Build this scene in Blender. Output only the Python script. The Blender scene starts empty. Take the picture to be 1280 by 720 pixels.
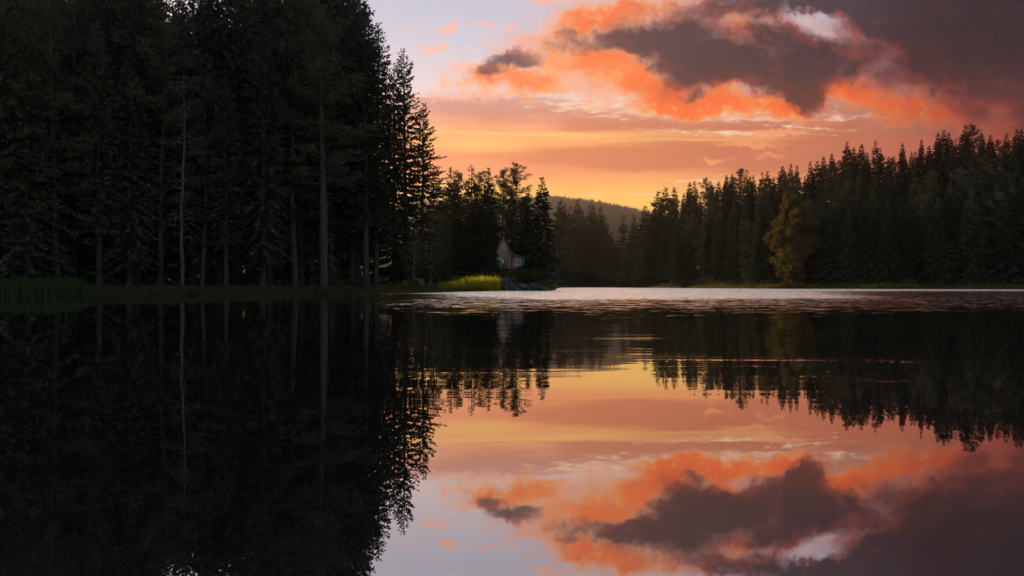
import bpy, bmesh, math, random
import numpy as np
from mathutils import Vector, Matrix

rnd = random.Random(11)
S = bpy.context.scene
COL = S.collection
F = 853.3           # focal length in picture widths of 1280
HZ = 358.0          # height of the horizon in the photograph
EYE = 0.75

# ------------------------------------------------------------------ camera
cam_d = bpy.data.cameras.new('camera')
cam_d.lens = 24.0; cam_d.sensor_width = 36.0
cam_d.clip_start = 0.05; cam_d.clip_end = 20000
cam = bpy.data.objects.new('camera', cam_d); COL.objects.link(cam)
cam.location = (0, 0, EYE)
cam.rotation_euler = (math.radians(90) - math.atan((360 - HZ) / F), 0, 0)
S.camera = cam
S.render.engine = 'CYCLES'
S.view_settings.view_transform = 'Standard'
S.view_settings.look = 'None'
S.view_settings.exposure = 0.0
S.view_settings.gamma = 1.0
S.view_settings.use_curve_mapping = False
S.cycles.use_denoising = True
S.cycles.max_bounces = 5
S.cycles.diffuse_bounces = 1
S.cycles.glossy_bounces = 2
S.cycles.transmission_bounces = 2
S.cycles.transparent_max_bounces = 4
S.cycles.volume_bounces = 0
S.cycles.sample_clamp_indirect = 4.0

SUN_AZ, SUN_EL = -40.0, 11.0     # degrees left of straight ahead, degrees above the lake

def lin(r, g, b, k=1.0):
    f = lambda c: (c / 255 / 12.92) if c / 255 <= 0.04045 else ((c / 255 + 0.055) / 1.055) ** 2.4
    return (f(r) * k, f(g) * k, f(b) * k, 1.0)

class NT:
    """short helper round a node tree"""
    def __init__(s, nt):
        s.t = nt
    def n(s, kind, **kw):
        nd = s.t.nodes.new(kind)
        for k, v in kw.items():
            setattr(nd, k, v)
        return nd
    def put(s, sock, v):
        if isinstance(v, bpy.types.NodeSocket):
            s.t.links.new(v, sock)
        elif v is not None:
            sock.default_value = v
    def m(s, op, a, b=None, c=None, clamp=False):
        nd = s.n('ShaderNodeMath', operation=op, use_clamp=clamp)
        s.put(nd.inputs[0], a); s.put(nd.inputs[1], b); s.put(nd.inputs[2], c)
        return nd.outputs[0]
    def vm(s, op, a, b=None, scale=None):
        nd = s.n('ShaderNodeVectorMath', operation=op)
        s.put(nd.inputs[0], a); s.put(nd.inputs[1], b)
        if scale is not None: s.put(nd.inputs['Scale'], scale)
        return nd.outputs['Value'] if op in ('LENGTH', 'DOT_PRODUCT') else nd.outputs[0]
    def sm(s, v, a, b, lo=0.0, hi=1.0):
        nd = s.n('ShaderNodeMapRange', interpolation_type='SMOOTHSTEP')
        s.put(nd.inputs['Value'], v)
        nd.inputs['From Min'].default_value = a; nd.inputs['From Max'].default_value = b
        nd.inputs['To Min'].default_value = lo; nd.inputs['To Max'].default_value = hi
        return nd.outputs[0]
    def mix(s, f, a, b):
        nd = s.n('ShaderNodeMix', data_type='RGBA')
        s.put(nd.inputs[0], f); s.put(nd.inputs[6], a); s.put(nd.inputs[7], b)
        return nd.outputs[2]
    def noise(s, vec, scale=1.0, detail=4.0, rough=0.5, color=False, lac=2.0):
        nd = s.n('ShaderNodeTexNoise')
        s.put(nd.inputs['Vector'], vec)
        nd.inputs['Scale'].default_value = scale; nd.inputs['Detail'].default_value = detail
        nd.inputs['Roughness'].default_value = rough; nd.inputs['Lacunarity'].default_value = lac
        return nd.outputs['Color'] if color else nd.outputs[0]
    def ramp(s, f, stops, interp='LINEAR'):
        nd = s.n('ShaderNodeValToRGB')
        cr = nd.color_ramp; cr.interpolation = interp
        while len(cr.elements) > 1: cr.elements.remove(cr.elements[-1])
        cr.elements[0].position = stops[0][0]; cr.elements[0].color = stops[0][1]
        for p, c in stops[1:]:
            e = cr.elements.new(p); e.color = c
        s.put(nd.inputs[0], f)
        return nd.outputs[0]
    def comb(s, x, y, z):
        nd = s.n('ShaderNodeCombineXYZ')
        s.put(nd.inputs[0], x); s.put(nd.inputs[1], y); s.put(nd.inputs[2], z)
        return nd.outputs[0]

# ------------------------------------------------------------------ sky (world)
def build_world():
    w = bpy.data.worlds.new('World'); S.world = w; w.use_nodes = True
    w.node_tree.nodes.clear()
    T = NT(w.node_tree)
    out = T.n('ShaderNodeOutputWorld')
    bg = T.n('ShaderNodeBackground')
    T.t.links.new(bg.outputs[0], out.inputs[0])
    tc = T.n('ShaderNodeTexCoord')
    sep = T.n('ShaderNodeSeparateXYZ'); T.t.links.new(tc.outputs['Generated'], sep.inputs[0])
    dx, dy, dz = sep.outputs
    yy = T.m('MAXIMUM', dy, 0.08)
    X = T.m('MULTIPLY', T.m('DIVIDE', dx, yy), 8.533)
    Y = T.m('MULTIPLY', T.m('DIVIDE', T.m('ABSOLUTE', dz), yy), 8.533)
    P = T.comb(X, Y, 0.0)

    def blobs(vec, lst):
        acc = None
        for (px, py, rx, ry, rot, k) in lst:
            mp = T.n('ShaderNodeMapping', vector_type='TEXTURE')
            if acc is not None:      # one after the other, so the compiler need not hold them all at once
                nd = T.n('ShaderNodeVectorMath', operation='MULTIPLY_ADD')
                T.put(nd.inputs[0], acc); nd.inputs[1].default_value = (1e-7, 1e-7, 0); T.put(nd.inputs[2], vec)
                T.put(mp.inputs['Vector'], nd.outputs[0])
            else:
                T.put(mp.inputs['Vector'], vec)
            mp.inputs['Location'].default_value = ((px - 640) / 100, (HZ - py) / 100, 0)
            mp.inputs['Rotation'].default_value = (0, 0, math.radians(rot))
            mp.inputs['Scale'].default_value = (rx / 100, ry / 100, 1)
            l = T.vm('LENGTH', mp.outputs[0])
            v = T.m('MULTIPLY_ADD', l, -k, k)
            acc = v if acc is None else T.m('SMOOTH_MAX', acc, v, 0.25)
        return acc

    def field(vec, lst):
        acc = None
        for (px, py, rx, ry, rot, k) in lst:
            mp = T.n('ShaderNodeMapping', vector_type='TEXTURE')
            if acc is not None:
                nd = T.n('ShaderNodeVectorMath', operation='MULTIPLY_ADD')
                T.put(nd.inputs[0], acc); nd.inputs[1].default_value = (1e-7, 1e-7, 0); T.put(nd.inputs[2], vec)
                T.put(mp.inputs['Vector'], nd.outputs[0])
            else:
                T.put(mp.inputs['Vector'], vec)
            mp.inputs['Location'].default_value = ((px - 640) / 100, (HZ - py) / 100, 0)
            mp.inputs['Rotation'].default_value = (0, 0, math.radians(rot))
            mp.inputs['Scale'].default_value = (rx / 62, ry / 62, 1)
            l2 = T.vm('DOT_PRODUCT', mp.outputs[0], mp.outputs[0])
            v = T.m('MAXIMUM', T.m('SUBTRACT', 1.0, l2), 0.0)
            v = T.m('MULTIPLY', v, v)
            acc = T.m('MULTIPLY', v, k) if acc is None else T.m('MULTIPLY_ADD', v, k, acc)
        return acc

    # billowing distortion of the cloud shapes
    wn = T.noise(T.vm('MULTIPLY', P, (1.0, 1.25, 1)), 1.3, 7, 0.58, color=True)
    w1 = T.vm('SUBTRACT', wn, (0.5, 0.5, 0.5))
    w2 = T.vm('SUBTRACT', T.noise(T.vm('MULTIPLY', P, (1.0, 1.0, 1)), 5.0, 6, 0.62, color=True), (0.5, 0.5, 0.5))
    P1 = T.vm('ADD', T.vm('ADD', P, T.vm('MULTIPLY', w1, (0.62, 0.44, 0))), T.vm('MULTIPLY', w2, (0.30, 0.34, 0)))
    fb = T.m('SUBTRACT', T.noise(T.vm('MULTIPLY', P, (1, 1.35, 1)), 2.6, 9, 0.6), 0.5)
    fine = T.m('SUBTRACT', T.noise(T.vm('ADD', P1, (7, 3, 2)), 6.5, 7, 0.62), 0.5)

    # clear sky behind the clouds: yellow at the lake, salmon, cream, then lilac
    Yw = T.m('ADD', Y, T.m('MULTIPLY', T.m('SUBTRACT', T.noise(T.vm('MULTIPLY', P, (0.16, 0.9, 1)), 1.5, 4, 0.5), 0.5), 0.30))
    Yw = T.m('ADD', Yw, T.m('MULTIPLY', T.m('SUBTRACT', T.noise(T.vm('MULTIPLY', P, (1.6, 4.5, 1)), 2.2, 7, 0.62), 0.5), T.sm(Y, 1.6, 2.3, 0.0, 0.55)))
    k = lambda y: (HZ - y) / 100 / 8.0
    base = T.ramp(T.m('DIVIDE', Yw, 8.0), [
        (0.0, lin(240, 175, 85)), (k(262), lin(255, 206, 92, 1.08)), (k(245), lin(255, 200, 96, 1.06)), (k(232), lin(253, 182, 96, 1.02)),
        (k(214), lin(240, 147, 96)), (k(196), lin(240, 146, 97)), (k(180), lin(250, 168, 98)),
        (k(166), lin(250, 176, 112)), (k(150), lin(238, 160, 128)), (k(134), lin(236, 178, 156)),
        (k(120), lin(236, 212, 206)), (k(90), lin(222, 210, 216)), (k(40), lin(200, 200, 216)),
        (k(0), lin(190, 196, 216)), (0.52, lin(240, 228, 216, 1.1)), (1.0, lin(246, 234, 216, 1.25))])
    # the far side of the sky to the right is duller and rosier
    right = T.sm(X, 0.5, 5.0)
    low = T.sm(Y, 2.6, 1.9)
    base = T.mix(T.m('MULTIPLY', T.m('MULTIPLY', right, low), 0.75), base, lin(198, 110, 84))
    base = T.mix(T.m('MULTIPLY', T.m('MULTIPLY', T.sm(X, 3.4, 5.8), T.sm(Y, 2.9, 1.9)), 0.9), base, lin(140, 66, 56))

    base = T.mix(T.m('MULTIPLY', T.m('MULTIPLY', T.sm(X, 4.1, 5.3), T.sm(Y, 1.7, 2.4)), 0.85), base, lin(142, 92, 96))
    # thin level sheets of stratus
    st = T.noise(T.vm('MULTIPLY', P, (0.20, 3.2, 1)), 1.25, 6, 0.55)
    stb = blobs(T.vm('ADD', P, T.vm('MULTIPLY', w1, (0.5, 0.10, 0))), [
        (610, 138, 160, 24, -2, 1.2), (760, 150, 170, 16, -2, 1.2), (850, 155, 230, 7, -1, 1.9), (960, 160, 200, 8, 1, 1.0),
        (800, 197, 190, 20, 0, 1.7), (940, 194, 190, 24, -3, 1.5), (1090, 182, 170, 30, -3, 1.3), (690, 196, 60, 9, 3, 1.0)])
    st2 = T.noise(T.vm('MULTIPLY', P, (0.5, 8.0, 1)), 1.6, 6, 0.6)
    stf = T.sm(T.m('ADD', stb, T.m('ADD', T.m('MULTIPLY', T.m('SUBTRACT', st, 0.5), 1.8), T.m('MULTIPLY', T.m('SUBTRACT', st2, 0.5), 1.6))), -0.1, 0.8)
    stc = T.mix(T.sm(X, -1.0, 3.0), lin(220, 120, 78), lin(188, 100, 76))
    stc = T.mix(T.sm(Y, 1.95, 2.25), stc, lin(200, 132, 118))
    col = T.mix(T.m('MULTIPLY', stf, 0.82), base, stc)

    # mottled cream gaps between the sheets
    mot = T.noise(T.vm('ADD', T.vm('MULTIPLY', P, (1.6, 7.5, 1)), T.vm('MULTIPLY', w1, (0.5, 1.2, 0))), 2.6, 8, 0.66)
    motb = blobs(P, [(900, 141, 250, 17, -1, 1.2), (740, 132, 110, 14, 0, 1.0), (900, 166, 180, 6, -1, 1.0),
                     (1010, 160, 90, 5, -3, 0.9), (1050, 146, 60, 9, 0, 1.1), (800, 243, 130, 6, 0, 0.6), (860, 226, 90, 3, 0, 0.8)])
    motf = T.sm(T.m('ADD', T.m('MULTIPLY', motb, 0.8), T.m('MULTIPLY', T.m('SUBTRACT', mot, 0.5), 3.2)), 0.20, 0.95)
    motf = T.m('MULTIPLY', motf, T.sm(motb, -0.1, 0.35))
    col = T.mix(T.m('MULTIPLY', motf, 0.85), col, lin(252, 222, 184))
    # the narrow yellow rift low on the left
    rift = blobs(T.vm('ADD', P, T.vm('MULTIPLY', w1, (0.4, 0.05, 0))), [(650, 167, 190, 4.5, -1.5, 1.3), (600, 180, 90, 14, 0, 0.9), (860, 174, 190, 3, 0, 0.6)])
    col = T.mix(T.m('MULTIPLY', T.sm(rift, 0.0, 0.8), 0.75), col, lin(255, 196, 108))

    # small pink puffs and veils
    veil = blobs(P1, [(560, 34, 17, 9, 20, 1.2), (540, 57, 30, 7, 0, 1.0), (602, 29, 22, 6, -12, 1.0), (634, 34, 14, 8, 0, 0.7),
                      (616, 50, 8, 7, 0, 0.8), (552, 100, 18, 16, 0, 1.0), (580, 118, 60, 7, 0, .9), (568, 82, 26, 7, -10, 0.8), (690, 4, 60, 9, 0, 1.1),
                      (672, 40, 40, 12, 30, 0.9), (680, 53, 28, 8, 0, 1.0), (700, 112, 70, 14, 0, 1.0), (640, 122, 60, 8, 0, 1.0),
                      (930, 178, 60, 7, -4, 1.0), (975, 168, 60, 6, 6, 0.9), (892, 203, 26, 6, 8, 1.1), (960, 192, 30, 6, 0, 0.7)])
    vf = T.sm(T.m('ADD', veil, T.m('MULTIPLY', fine, 1.3)), 0.0, 0.85)
    col = T.mix(T.m('MULTIPLY', vf, 0.80), col, T.mix(T.sm(Y, 2.4, 1.9), lin(255, 184, 160), lin(248, 158, 104)))

    # greyish lilac shreds
    gr = blobs(P1, [(755, 95, 40, 10, -6, 1.1), (722, 38, 24, 10, 10, 1.0), (860, 8, 70, 12, 0, 1.0), (905, 46, 36, 14, 0, 0.9), (1075, 75, 45, 35, -20, 1.1),
                    (1100, 110, 60, 26, 0, 1.0)])
    gf = T.sm(T.m('ADD', gr, T.m('MULTIPLY', fine, 1.8)), 0.05, 0.9)
    col = T.mix(T.m('MULTIPLY', gf, 0.7), col, lin(160, 128, 140))

    # thin rosy veil round and between the heaps
    vl = T.m('ADD', field(P1, [(800, 60, 150, 60, 0, .8), (930, 90, 150, 60, 0, .8), (720, 75, 90, 40, 0, .5), (1090, 100, 110, 50, 0, 1.0), (880, 20, 130, 30, 0, .7), (1140, 60, 90, 50, 0, .8)]), T.m('MULTIPLY', fine, 1.2))
    vcol = T.mix(T.sm(X, 1.0, 4.6), lin(246, 160, 116), lin(140, 84, 90))
    col = T.mix(T.m('MULTIPLY', T.sm(vl, 0.0, 0.9), 0.80), col, vcol)
    # sunlit undersides of the heaps
    fr = [(596, 97, 36, 15, 4, 1.0), (640, 102, 50, 18, -4, 1.2), (665, 114, 36, 16, 0, .8), (700, 88, 40, 18, 12, .6), (735, 74, 60, 16, 0, 1.0),
          (725, 34, 60, 12, 14, .9), (790, 16, 60, 20, 10, 1.3), (740, 24, 40, 12, 20, .7), (790, 92, 56, 24, -20, 1.3), (820, 112, 40, 22, 0, 1.0), (850, 132, 52, 12, 0, 1.1),
          (925, 134, 70, 14, 0, 1.2), (908, 106, 26, 22, 40, 1.3), (985, 136, 46, 13, -18, 1.1), (1045, 112, 46, 22, 10, 1.2),
          (1095, 132, 66, 16, -14, 1.2), (1150, 142, 70, 20, 0, .7), (1130, 112, 60, 16, 0, .5), (1210, 130, 66, 14, 0, 1.0), (1172, 88, 24, 7, -12, 1.2),
          (1112, 52, 34, 8, -28, 1.2), (1074, 50, 9, 4, -40, .9), (930, 28, 28, 14, -30, 1.4), (870, 128, 60, 14, 0, .7), (1240, 154, 80, 22, 0, .9), (1280, 185, 90, 26, 0, 0.7), (1160, 62, 40, 10, -20, .9), (1190, 96, 40, 10, 0, .8),
          (880, 40, 40, 14, 0, .5), (700, 60, 40, 12, 0, .5)]
    nz = T.m('ADD', T.m('MULTIPLY', fb, 1.7), T.m('MULTIPLY', fine, 0.6))
    frf0 = T.m('MULTIPLY', field(P1, fr), 0.55)
    frf = T.m('ADD', frf0, T.m('MULTIPLY', nz, T.sm(frf0, 0.0, 0.45, 0.1, 1.0)))
    fa = T.sm(frf, -0.12, 0.90)
    warm = T.ramp(frf, [(0.0, lin(255, 196, 160)), (0.32, lin(255, 166, 96)), (0.62, lin(255, 132, 54)), (1.0, lin(255, 104, 34))])
    warm = T.mix(T.m('MULTIPLY', T.sm(X, 2.6, -0.4), 0.55), warm, T.ramp(frf, [(0.0, lin(255, 190, 158)), (0.5, lin(255, 172, 84)), (1.0, lin(255, 128, 40))]))
    warm = T.mix(T.m('MULTIPLY', T.sm(T.m('ADD', fine, T.m('MULTIPLY', fb, .6)), 0.02, 0.20), 0.55), warm, lin(255, 186, 112))
    warm = T.mix(T.m('MULTIPLY', T.sm(T.m('ADD', fine, T.m('MULTIPLY', fb, .6)), -0.02, -0.20), 0.55), warm, lin(226, 84, 42))
    warm = T.mix(T.m('MULTIPLY', T.sm(X, 3.6, 6.0), 0.80), warm, lin(160, 58, 46))
    col = T.mix(T.m('MULTIPLY', fa, 0.95), col, warm)

    # shadowed bodies of the heaps
    dk = [(895, 36, 60, 20, 0, .8), (700, 50, 30, 10, 0, .4), (616, 86, 26, 11, 24, 1.1), (652, 76, 28, 11, 10, 1.3), (600, 92, 14, 6, 0, .5),
          (745, 54, 60, 12, 0, 1.0), (815, 40, 70, 22, -4, 1.1), (850, 64, 80, 26, -10, 1.0), (860, 90, 50, 26, -20, .9), (838, 110, 32, 14, 0, .8), (880, 84, 40, 30, 0, .6),
          (960, 84, 100, 30, -4, 1.2), (930, 66, 60, 26, 0, .7), (1035, 72, 46, 30, 0, 1.1), (1005, 108, 24, 34, 16, 1.1), (975, 110, 56, 18, -16, .9), (1018, 140, 12, 20, 10, 0.9),
          (968, 36, 36, 20, -20, .9), (985, 50, 40, 16, -20, .6), (900, 8, 110, 12, 0, .8), (990, 4, 90, 14, 0, .9), (870, 20, 40, 12, 0, .5),
          (1100, 20, 90, 22, -16, 1.1), (1190, 36, 120, 46, 0, 1.3), (1300, 60, 150, 80, 0, 1.5), (1205, 90, 100, 30, -8, .8),
          (1120, 96, 70, 20, 0, .5), (1150, 112, 90, 18, 0, .55), (1280, 125, 80, 30, 0, .45), (1216, 148, 34, 16, -20, .8), (1420, 120, 120, 110, 0, 2.0),
          (1240, -50, 200, 62, 0, 1.8), (1500, -20, 260, 110, 0, 2.0), (1050, -30, 150, 34, 0, 1.2), (1300, 165, 70, 20, 0, .4), (1070, 70, 40, 24, 0, .3)]
    dv0 = T.m('MULTIPLY', field(P1, dk), 0.62)
    dv = T.m('ADD', dv0, T.m('MULTIPLY', nz, T.sm(dv0, 0.0, 0.5, 0.1, 0.8)))
    da = T.sm(dv, -0.10, 1.0)
    body = T.ramp(T.m('MULTIPLY', dv, 0.7), [(0.0, lin(228, 104, 70)), (0.26, lin(176, 70, 58)), (0.45, lin(92, 40, 48)), (0.72, lin(34, 20, 38))])
    lowb = T.ramp(T.m('MULTIPLY', dv, 0.7), [(0.0, lin(250, 92, 34)), (0.3, lin(206, 66, 36)), (0.55, lin(122, 40, 34)), (0.85, lin(62, 24, 30))])
    body = T.mix(T.sm(Y, 2.75, 2.2), body, lowb)
    fb2 = T.m('SUBTRACT', T.noise(T.vm('MULTIPLY', T.vm('ADD', P, (-0.10, -0.11, 0)), (1, 1.35, 1)), 2.6, 9, 0.6), 0.5)
    dd_ = T.m('SUBTRACT', fb, fb2)
    dd_ = T.m('ADD', dd_, T.m('MULTIPLY', fine, 0.25))
    rel = T.sm(dd_, -0.03, 0.17)
    rel2 = T.sm(dd_, 0.03, -0.17)
    body = T.mix(T.m('MULTIPLY', T.m('MULTIPLY', rel, T.sm(dv, 1.8, 0.3)), 0.55), body, lin(172, 70, 58))
    body = T.mix(T.m('MULTIPLY', rel2, 0.6), body, lin(48, 34, 50))
    body = T.mix(T.m('MULTIPLY', T.sm(X, 4.0, 6.2), T.sm(Y, 2.0, 3.0)), body, T.mix(T.m('MULTIPLY', rel, .35), lin(22, 20, 30), lin(62, 38, 46)))
    body = T.mix(T.m('MULTIPLY', T.m('MULTIPLY', T.sm(X, 4.2, 6.0), T.sm(Y, 2.9, 2.1)), 0.8), body, T.mix(T.m('MULTIPLY', rel, .7), lin(82, 40, 42), lin(150, 60, 50)))
    col = T.mix(T.m('MULTIPLY', da, 0.97), col, body)
    # a gap of pale sky high in the cloud
    gap = blobs(P1, [(1024, 36, 56, 13, -28, 1.2), (892, 44, 20, 7, 4, 0.45), (850, 10, 24, 6, 0, 0.45), (1092, 80, 14, 7, -10, 0.3)])
    gpf = T.sm(T.m('ADD', gap, T.m('ADD', T.m('MULTIPLY', fb, 0.9), T.m('MULTIPLY', fine, 1.2))), 0.0, 0.9)
    col = T.mix(T.m('MULTIPLY', gpf, 0.55), col, T.mix(T.sm(X, 2.6, 3.4), lin(160, 134, 150), lin(214, 190, 190)))

    # the rest of the sky: grey-blue dusk, made brighter behind the camera to lift the trees
    hi = T.sm(dz, 0.68, 0.85)
    col = T.mix(hi, col, lin(120, 118, 128))
    side = T.sm(dy, 0.42, 0.10)
    col = T.mix(side, col, lin(112, 122, 138))
    col = T.mix(T.sm(dy, 0.1, -0.25), col, lin(156, 168, 188))
    ns = T.n('ShaderNodeTexSky', sky_type='NISHITA')
    ns.sun_disc = False; ns.sun_elevation = math.radians(SUN_EL); ns.sun_rotation = math.radians(SUN_AZ)
    ns.air_density = 1.4; ns.dust_density = 2.0
    nsd = T.n('ShaderNodeVectorMath', operation='SCALE'); T.put(nsd.inputs[0], ns.outputs[0]); nsd.inputs['Scale'].default_value = 0.0001
    col = T.vm('ADD', col, nsd.outputs[0])
    T.put(bg.inputs['Color'], T.vm('SCALE', col, scale=T.m('ADD', T.sm(Y, 2.2, 0.6, 0.0, 0.30), T.sm(Y, 5.0, 2.0, 1.0, 1.16))))
    bg.inputs['Strength'].default_value = 1.0
    w.cycles.sampling_method = 'MANUAL'; w.cycles.sample_map_resolution = 512
build_world()

# ------------------------------------------------------------------ sun
sd = bpy.data.lights.new('sun', 'SUN'); sd.energy = 4.8; sd.angle = math.radians(0.6); sd.color = (1.0, 0.62, 0.30)
sun = bpy.data.objects.new('sun', sd); COL.objects.link(sun)
a, e = math.radians(SUN_AZ), math.radians(SUN_EL)
sdir = Vector((math.sin(a) * math.cos(e), math.cos(a) * math.cos(e), math.sin(e)))
sun.rotation_euler = sdir.to_track_quat('Z', 'Y').to_euler()
sun.location = (0, 0, 60)

# ------------------------------------------------------------------ materials
def new_mat(name):
    m = bpy.data.materials.new(name); m.use_nodes = True
    m.node_tree.nodes.clear()
    T = NT(m.node_tree); o = T.n('ShaderNodeOutputMaterial')
    return m, T, o
def principled(T, o, col, rough=0.8, spec=0.3, **kw):
    p = T.n('ShaderNodeBsdfPrincipled')
    T.put(p.inputs['Base Color'], col); T.put(p.inputs['Roughness'], rough)
    p.inputs['Specular IOR Level'].default_value = spec
    for k, v in kw.items(): T.put(p.inputs[k], v)
    T.t.links.new(p.outputs[0], o.inputs[0])
    return p
def mat_noise(name, c1, c2, scale=3.0, rough=0.85, spec=0.2, stretch=(1, 1, 1), bump=0.0):
    m, T, o = new_mat(name)
    tc = T.n('ShaderNodeTexCoord').outputs['Object']
    v = T.vm('MULTIPLY', tc, stretch)
    n = T.noise(v, scale, 6, 0.6)
    c = T.mix(T.sm(n, 0.35, 0.65), (*c1, 1), (*c2, 1))
    p = principled(T, o, c, rough, spec)
    if bump:
        b = T.n('ShaderNodeBump'); b.inputs['Strength'].default_value = bump; b.inputs['Distance'].default_value = 0.05
        T.put(b.inputs['Height'], n); T.put(p.inputs['Normal'], b.outputs[0])
    return m
def mat_leaf(name, c1, c2, trans=0.25, transcol=None, scale=0.8):
    m, T, o = new_mat(name)
    tc = T.n('ShaderNodeTexCoord').outputs['Object']
    n = T.noise(tc, scale, 3, 0.6)
    oi = T.n('ShaderNodeObjectInfo').outputs['Random']
    f = T.m('ADD', T.sm(n, 0.3, 0.7), T.m('MULTIPLY', T.m('SUBTRACT', oi, 0.5), 0.9), clamp=True)
    c = T.mix(f, (*c1, 1), (*c2, 1))
    d = T.n('ShaderNodeBsdfDiffuse'); T.put(d.inputs[0], c)
    t = T.n('ShaderNodeBsdfTranslucent'); T.put(t.inputs[0], (*transcol, 1) if transcol else c)
    mx = T.n('ShaderNodeMixShader'); mx.inputs[0].default_value = trans
    T.t.links.new(d.outputs[0], mx.inputs[1]); T.t.links.new(t.outputs[0], mx.inputs[2])
    T.t.links.new(mx.outputs[0], o.inputs[0])
    return m
M = {}
M['spruce'] = mat_leaf('spruce_needles', (0.036, 0.050, 0.030), (0.078, 0.096, 0.050), 0.15)
M['pine'] = mat_leaf('pine_needles', (0.044, 0.060, 0.032), (0.088, 0.098, 0.050), 0.18)
M['birch'] = mat_leaf('birch_leaves', (0.060, 0.062, 0.020), (0.11, 0.094, 0.030), 0.38, (0.17, 0.13, 0.04))
M['bush'] = mat_leaf('bush_leaves', (0.05, 0.06, 0.015), (0.09, 0.09, 0.02), 0.35, (0.17, 0.15, 0.03))
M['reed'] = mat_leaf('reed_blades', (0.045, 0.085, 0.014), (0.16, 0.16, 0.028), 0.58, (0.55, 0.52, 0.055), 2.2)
M['darkreed'] = mat_leaf('dark_reed_blades', (0.028, 0.045, 0.020), (0.055, 0.075, 0.030), 0.2, None, 2.0)  # another reed species, darker and less yellow in its own colour
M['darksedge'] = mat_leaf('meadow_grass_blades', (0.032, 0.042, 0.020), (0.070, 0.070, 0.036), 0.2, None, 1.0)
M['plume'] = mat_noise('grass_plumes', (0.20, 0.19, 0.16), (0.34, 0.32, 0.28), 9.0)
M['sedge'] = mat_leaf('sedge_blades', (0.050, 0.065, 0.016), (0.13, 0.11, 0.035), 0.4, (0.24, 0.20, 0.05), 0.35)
M['bark'] = mat_noise('spruce_bark', (0.028, 0.024, 0.021), (0.075, 0.062, 0.052), 4.0, stretch=(3, 3, 0.6), bump=0.4)
M['pinebark'] = mat_noise('pine_bark', (0.040, 0.032, 0.027), (0.085, 0.060, 0.045), 3.0, stretch=(3, 3, 0.8), bump=0.4)
M['deadwood'] = mat_noise('weathered_deadwood', (0.035, 0.034, 0.034), (0.10, 0.097, 0.094), 5.0, stretch=(4, 4, 0.5), bump=0.4)
M['birchbark'] = mat_noise('birch_bark', (0.05, 0.045, 0.04), (0.35, 0.32, 0.28), 3.0, stretch=(1, 1, 4))
M['rock'] = mat_noise('lichened_rock', (0.028, 0.026, 0.023), (0.095, 0.085, 0.072), 1.6, bump=0.6)
M['plank'] = mat_noise('stained_planks', (0.34, 0.20, 0.12), (0.48, 0.30, 0.19), 2.0, stretch=(0.4, 0.4, 9), bump=0.3)
M['plankv'] = mat_noise('stained_boards', (0.32, 0.19, 0.12), (0.46, 0.29, 0.19), 2.0, stretch=(9, 9, 0.4), bump=0.3)
M['white'] = mat_noise('white_paint', (0.62, 0.62, 0.62), (0.80, 0.80, 0.80), 8.0, rough=0.5)
M['green'] = mat_noise('green_paint', (0.035, 0.11, 0.07), (0.07, 0.18, 0.12), 4.0, rough=0.5)
M['roof'] = mat_noise('roof_felt', (0.035, 0.04, 0.04), (0.075, 0.08, 0.075), 3.0)
M['darkwood'] = mat_noise('dark_trim_wood', (0.05, 0.03, 0.022), (0.10, 0.06, 0.045), 3.0)
M['concrete'] = mat_noise('foundation_stone', (0.10, 0.095, 0.09), (0.22, 0.21, 0.2), 2.0)
mg, T, o = new_mat('window_glass'); principled(T, o, (0.06, 0.075, 0.095, 1), 0.06, 0.8); M['glass'] = mg

def mat_ground():
    m, T, o = new_mat('forest_floor')
    g = T.n('ShaderNodeNewGeometry').outputs['Position']
    n = T.noise(g, 0.35, 7, 0.62); n2 = T.noise(g, 2.5, 5, 0.6)
    c = T.mix(T.sm(n, 0.35, 0.65), (0.020, 0.022, 0.010, 1), (0.045, 0.043, 0.018, 1))
    c = T.mix(T.m('MULTIPLY', T.sm(n2, 0.4, 0.7), 0.5), c, (0.05, 0.036, 0.022, 1))
    p = principled(T, o, c, 0.95, 0.1)
    b = T.n('ShaderNodeBump'); b.inputs['Strength'].default_value = 0.5; b.inputs['Distance'].default_value = 0.3
    T.put(b.inputs['Height'], n2); T.put(p.inputs['Normal'], b.outputs[0])
    return m
M['ground'] = mat_ground()

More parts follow.
